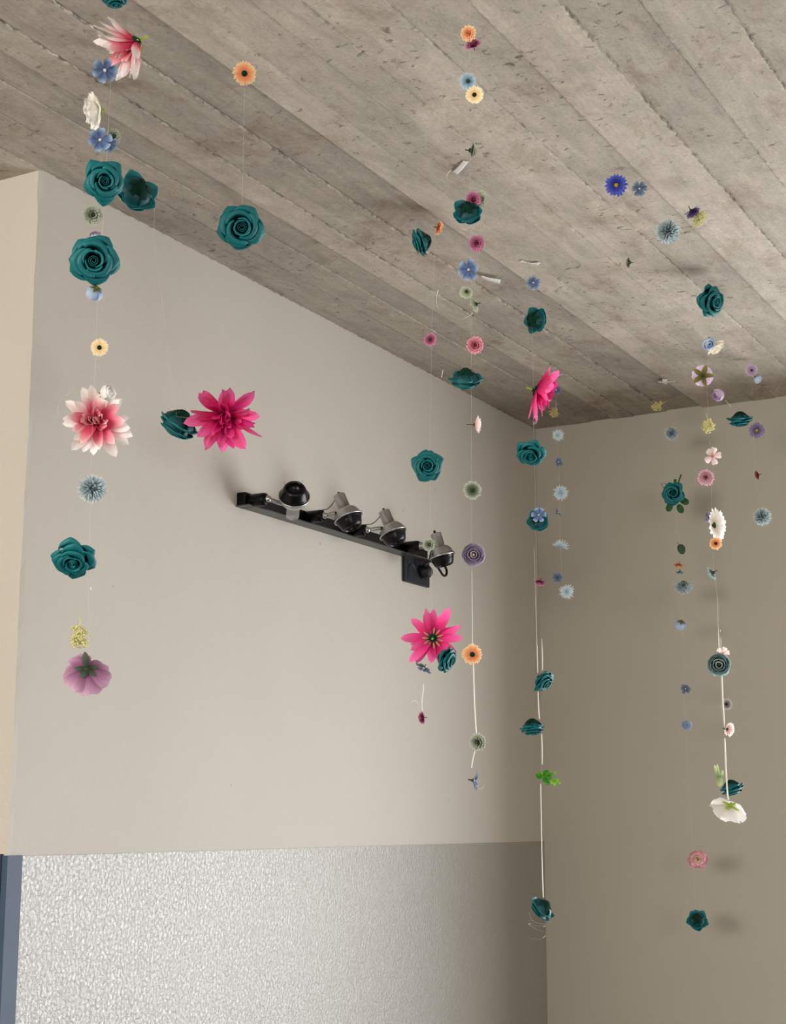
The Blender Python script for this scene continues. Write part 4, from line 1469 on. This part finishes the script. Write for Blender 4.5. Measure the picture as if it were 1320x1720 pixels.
t1 = thread('fine thread of the left column, from the ceiling to the mauve poppy', S1, [(190, 60), (176, 330), (163, 520), (159, 640), (152, 800), (146, 1125)])
sheen_or_end(t1, S1, [(124, 658), (104, 668), (97, 690), (101, 706)], [.00025] * 4, 'loose_end', LINE)
sheen_or_end(t1, S1, [(98, 922), (85, 945), (88, 968)], [.00025] * 3, 'loose_end', LINE)
sheen_or_end(t1, S1, [(152.5, 986), (152.6, 991)], [.0007, .0007], 'loose_end')
thread('fine thread holding the lone orange flower and the rose at the upper left', S2, [(411, 122), (406, 381), (404, 400)])
t2 = thread('fine slanted thread of the hot pink dahlia above the spotlights', S2P, [(258, 402), (274, 520), (290, 660), (297, 700), (372, 706)])
t3 = thread('fine thread of the column before the rightmost spotlight', S3, [(730, 383), (725, 571), (722, 783), (724, 915), (726, 1060), (712, 1122), (711, 1150), (709, 1180), (710, 1200)])
sheen_or_end(t3, S3, [(711, 1149), (711, 1158), (708.5, 1180), (710, 1196)], [.0009, .001, .0009, .0007])
sheen_or_end(t3, S3, [(691, 1179), (697, 1177), (704, 1184)], [.0007, .0008, .0004], 'loose_end')
sheen_or_end(t3, S3, [(736, 487), (733.5, 497), (734, 512), (737, 520)], [.0008, .0005, .0002, .0002], 'loose_end')
sheen_or_end(t3, S3, [(744, 622), (741.5, 634)], [.0006, .0006], 'loose_end')
thread('fine thread of the four small flowers at the top of the middle column', S4A, [(789, 56), (789, 137), (795, 165)])
t4 = thread('long thread of the middle column, its sheen built in white below the violet ranunculus', S4, [(789, 262), (790, 352), (791, 500), (791.5, 640), (792, 824), (792, 932), (793, 1060), (795, 1110), (797, 1200), (800, 1235), (797, 1265), (793, 1290)])
sheen_or_end(t4, S4, [(792.5, 960), (793.5, 1066), (793.6, 1090)], [.0003, .0005, .0009])
sheen_or_end(t4, S4, [(795, 1114), (797, 1180), (800, 1232)], [.001, .0011, .0011])
sheen_or_end(t4, S4, [(797.5, 1262), (794, 1276), (792, 1290)], [.0010, .0009, .0010])
sheen_or_end(t4, S4, [(801, 1323), (808, 1325), (813, 1320)], [.0005, .0004, .0004], 'loose_end')
sheen_or_end(t4, S4, [(794, 525), (788, 531), (776, 536)], [.0005, .0003, .0002], 'loose_end')
sheen_or_end(t4, S4, [(758, 286), (753, 290), (749, 299)], [.0005, .0005, .0003], 'loose_end')
t5 = thread('long thread hanging before the room corner, its sheen built in white', S5, [(893, 480), (896, 660), (897, 760), (900, 880), (902, 1090), (904, 1160), (908, 1225), (909, 1300), (910, 1420), (912, 1520)])
sheen_or_end(t5, S5, [(897, 920), (901, 1060), (902, 1090), (903, 1130)], [.0002, .0003, .0009, .0011])
sheen_or_end(t5, S5, [(909.5, 1072), (910.5, 1090), (911, 1120), (910, 1126)], [.0003, .0010, .0011, .0009])
sheen_or_end(t5, S5, [(903.5, 1162), (904.5, 1190), (906, 1208)], [.0011, .0011, .0011])
sheen_or_end(t5, S5, [(909.6, 1232), (910.5, 1258), (910.5, 1284)], [.0011, .0011, .0009])
sheen_or_end(t5, S5, [(908, 1316), (909.5, 1400), (911, 1470), (912.5, 1508)], [.0009, .0010, .0011, .0011])
sheen_or_end(t5, S5, [(888, 1532), (893, 1545), (905, 1551), (916, 1552), (902, 1556), (886, 1552), (900, 1560), (914, 1566), (916, 1572), (905, 1578), (888, 1575)], [.0002] * 11, 'loose_end', LINE)
sheen_or_end(t5, S5, [(887, 1552), (891, 1551.5)], [.0006, .0005], 'loose_end')
sheen_or_end(t5, S5, [(912.5, 1556.5), (916.5, 1555.5)], [.0006, .0006], 'loose_end')
sheen_or_end(t5, S5, [(912, 1576), (915, 1572)], [.0003, .0004], 'loose_end')
thread('fine thread of the flat daisies right of the corner', S6, [(934, 660), (937, 730), (940, 828), (941, 920), (946, 990)], thin=.00016)
thread('fine thread of the column before the right wall, down to the lowest rose', S7, [(1110, 690), (1128, 728), (1134, 830), (1141, 930), (1147, 1000), (1148, 1150), (1155, 1300), (1162, 1400), (1166, 1480), (1170, 1540)], thin=.00016)
t8 = thread('thread of the right column with sheen built in white, ending in the white peony', S8, [(1188, 500), (1190, 580), (1187, 640), (1190, 711), (1194, 766), (1195, 880), (1199, 963), (1204, 1000), (1206, 1052), (1209, 1100), (1214, 1180), (1218, 1260), (1222, 1340)])
sheen_or_end(t8, S8, [(1205, 1000), (1206, 1050), (1207, 1074), (1208, 1100)], [.0002, .0003, .0013, .0015])
sheen_or_end(t8, S8, [(1212, 1130), (1214, 1180), (1217, 1222)], [.0018, .0017, .0016])
sheen_or_end(t8, S8, [(1217, 1240), (1219, 1290), (1221, 1325), (1223, 1344)], [.0016, .0019, .0018, .0018])
sheen_or_end(t8, S8, [(1210.5, 1070), (1211, 1092)], [.0006, .0006], 'loose_end')
sheen_or_end(t8, S8, [(1209.5, 1058), (1209.8, 1061)], [.0007, .0007], 'loose_end')
sheen_or_end(t8, S8, [(1218, 672), (1228, 684)], [.0003, .0003], 'loose_end')
thread('fine thread of the column at the right edge', S9, [(1262, 622), (1262, 703), (1270, 800), (1276, 868)], thin=.00016)
thread('short fine thread of the royal blue daisy', 2.85, [(1035, 300), (1036, 318)])
thread('short fine thread of the slate flower beside the royal blue daisy', 2.85, [(1074, 308), (1075, 322)])
thread('short fine thread of the dark violet flower and cream sprig', 3.07, [(1164, 345), (1166, 372)])
thread('short fine thread of the pale pompom under the ceiling', 3.05, [(1122, 362), (1122, 392)])
thread('short fine thread of the lone sage flower under the ceiling', 3.3, [(1056, 430), (1057, 445)])

# ------------------------------------------------------------------ tape on the ceiling
TAPE = plain('white_tape', (226, 222, 218), rough=.55, noise=.03)


def tape(label, quad, sag=.004):
    P4 = [on_ceiling(x, y, H - .002) for x, y in quad]
    c = sum(P4, Vector()) / 4
    o = link('adhesive_tape', MB().grid(lambda u, v: (P4[0].lerp(P4[1], v)).lerp(P4[3].lerp(P4[2], v), (u + 1) / 2) - c - Vector((0, 0, .35 * sag * math.sin(v * PI) ** 2)), 3, 12).mesh('adhesive_tape', TAPE, thick=.0004))
    o.location = c
    tag(o, label, 'tape', 'white tape strips on the ceiling')


tape('widest white tape strip on the ceiling, under the dark sage flower', [(787, 272), (768, 293), (760, 289), (778, 270)])
tape('white tape strip right of the blue flower in the middle column', [(808, 463), (841, 470), (839, 477), (808, 467)])
tape('white tape strip above the column before the corner', [(871, 440), (908, 441), (903, 446), (876, 437)], .006)
tape('narrow grey white tape tail above the edge-on pink dahlia', [(925, 634), (944, 628), (945, 629), (926, 636)], .003)
tape('winged white tape above the straw sprig at the right', [(1105, 641), (1134, 639.5), (1133, 641), (1106, 643)], .003)
tape('small white tape tag in the middle of the winged tape', [(1112, 637), (1121, 637), (1120, 646), (1113, 645)], .003)
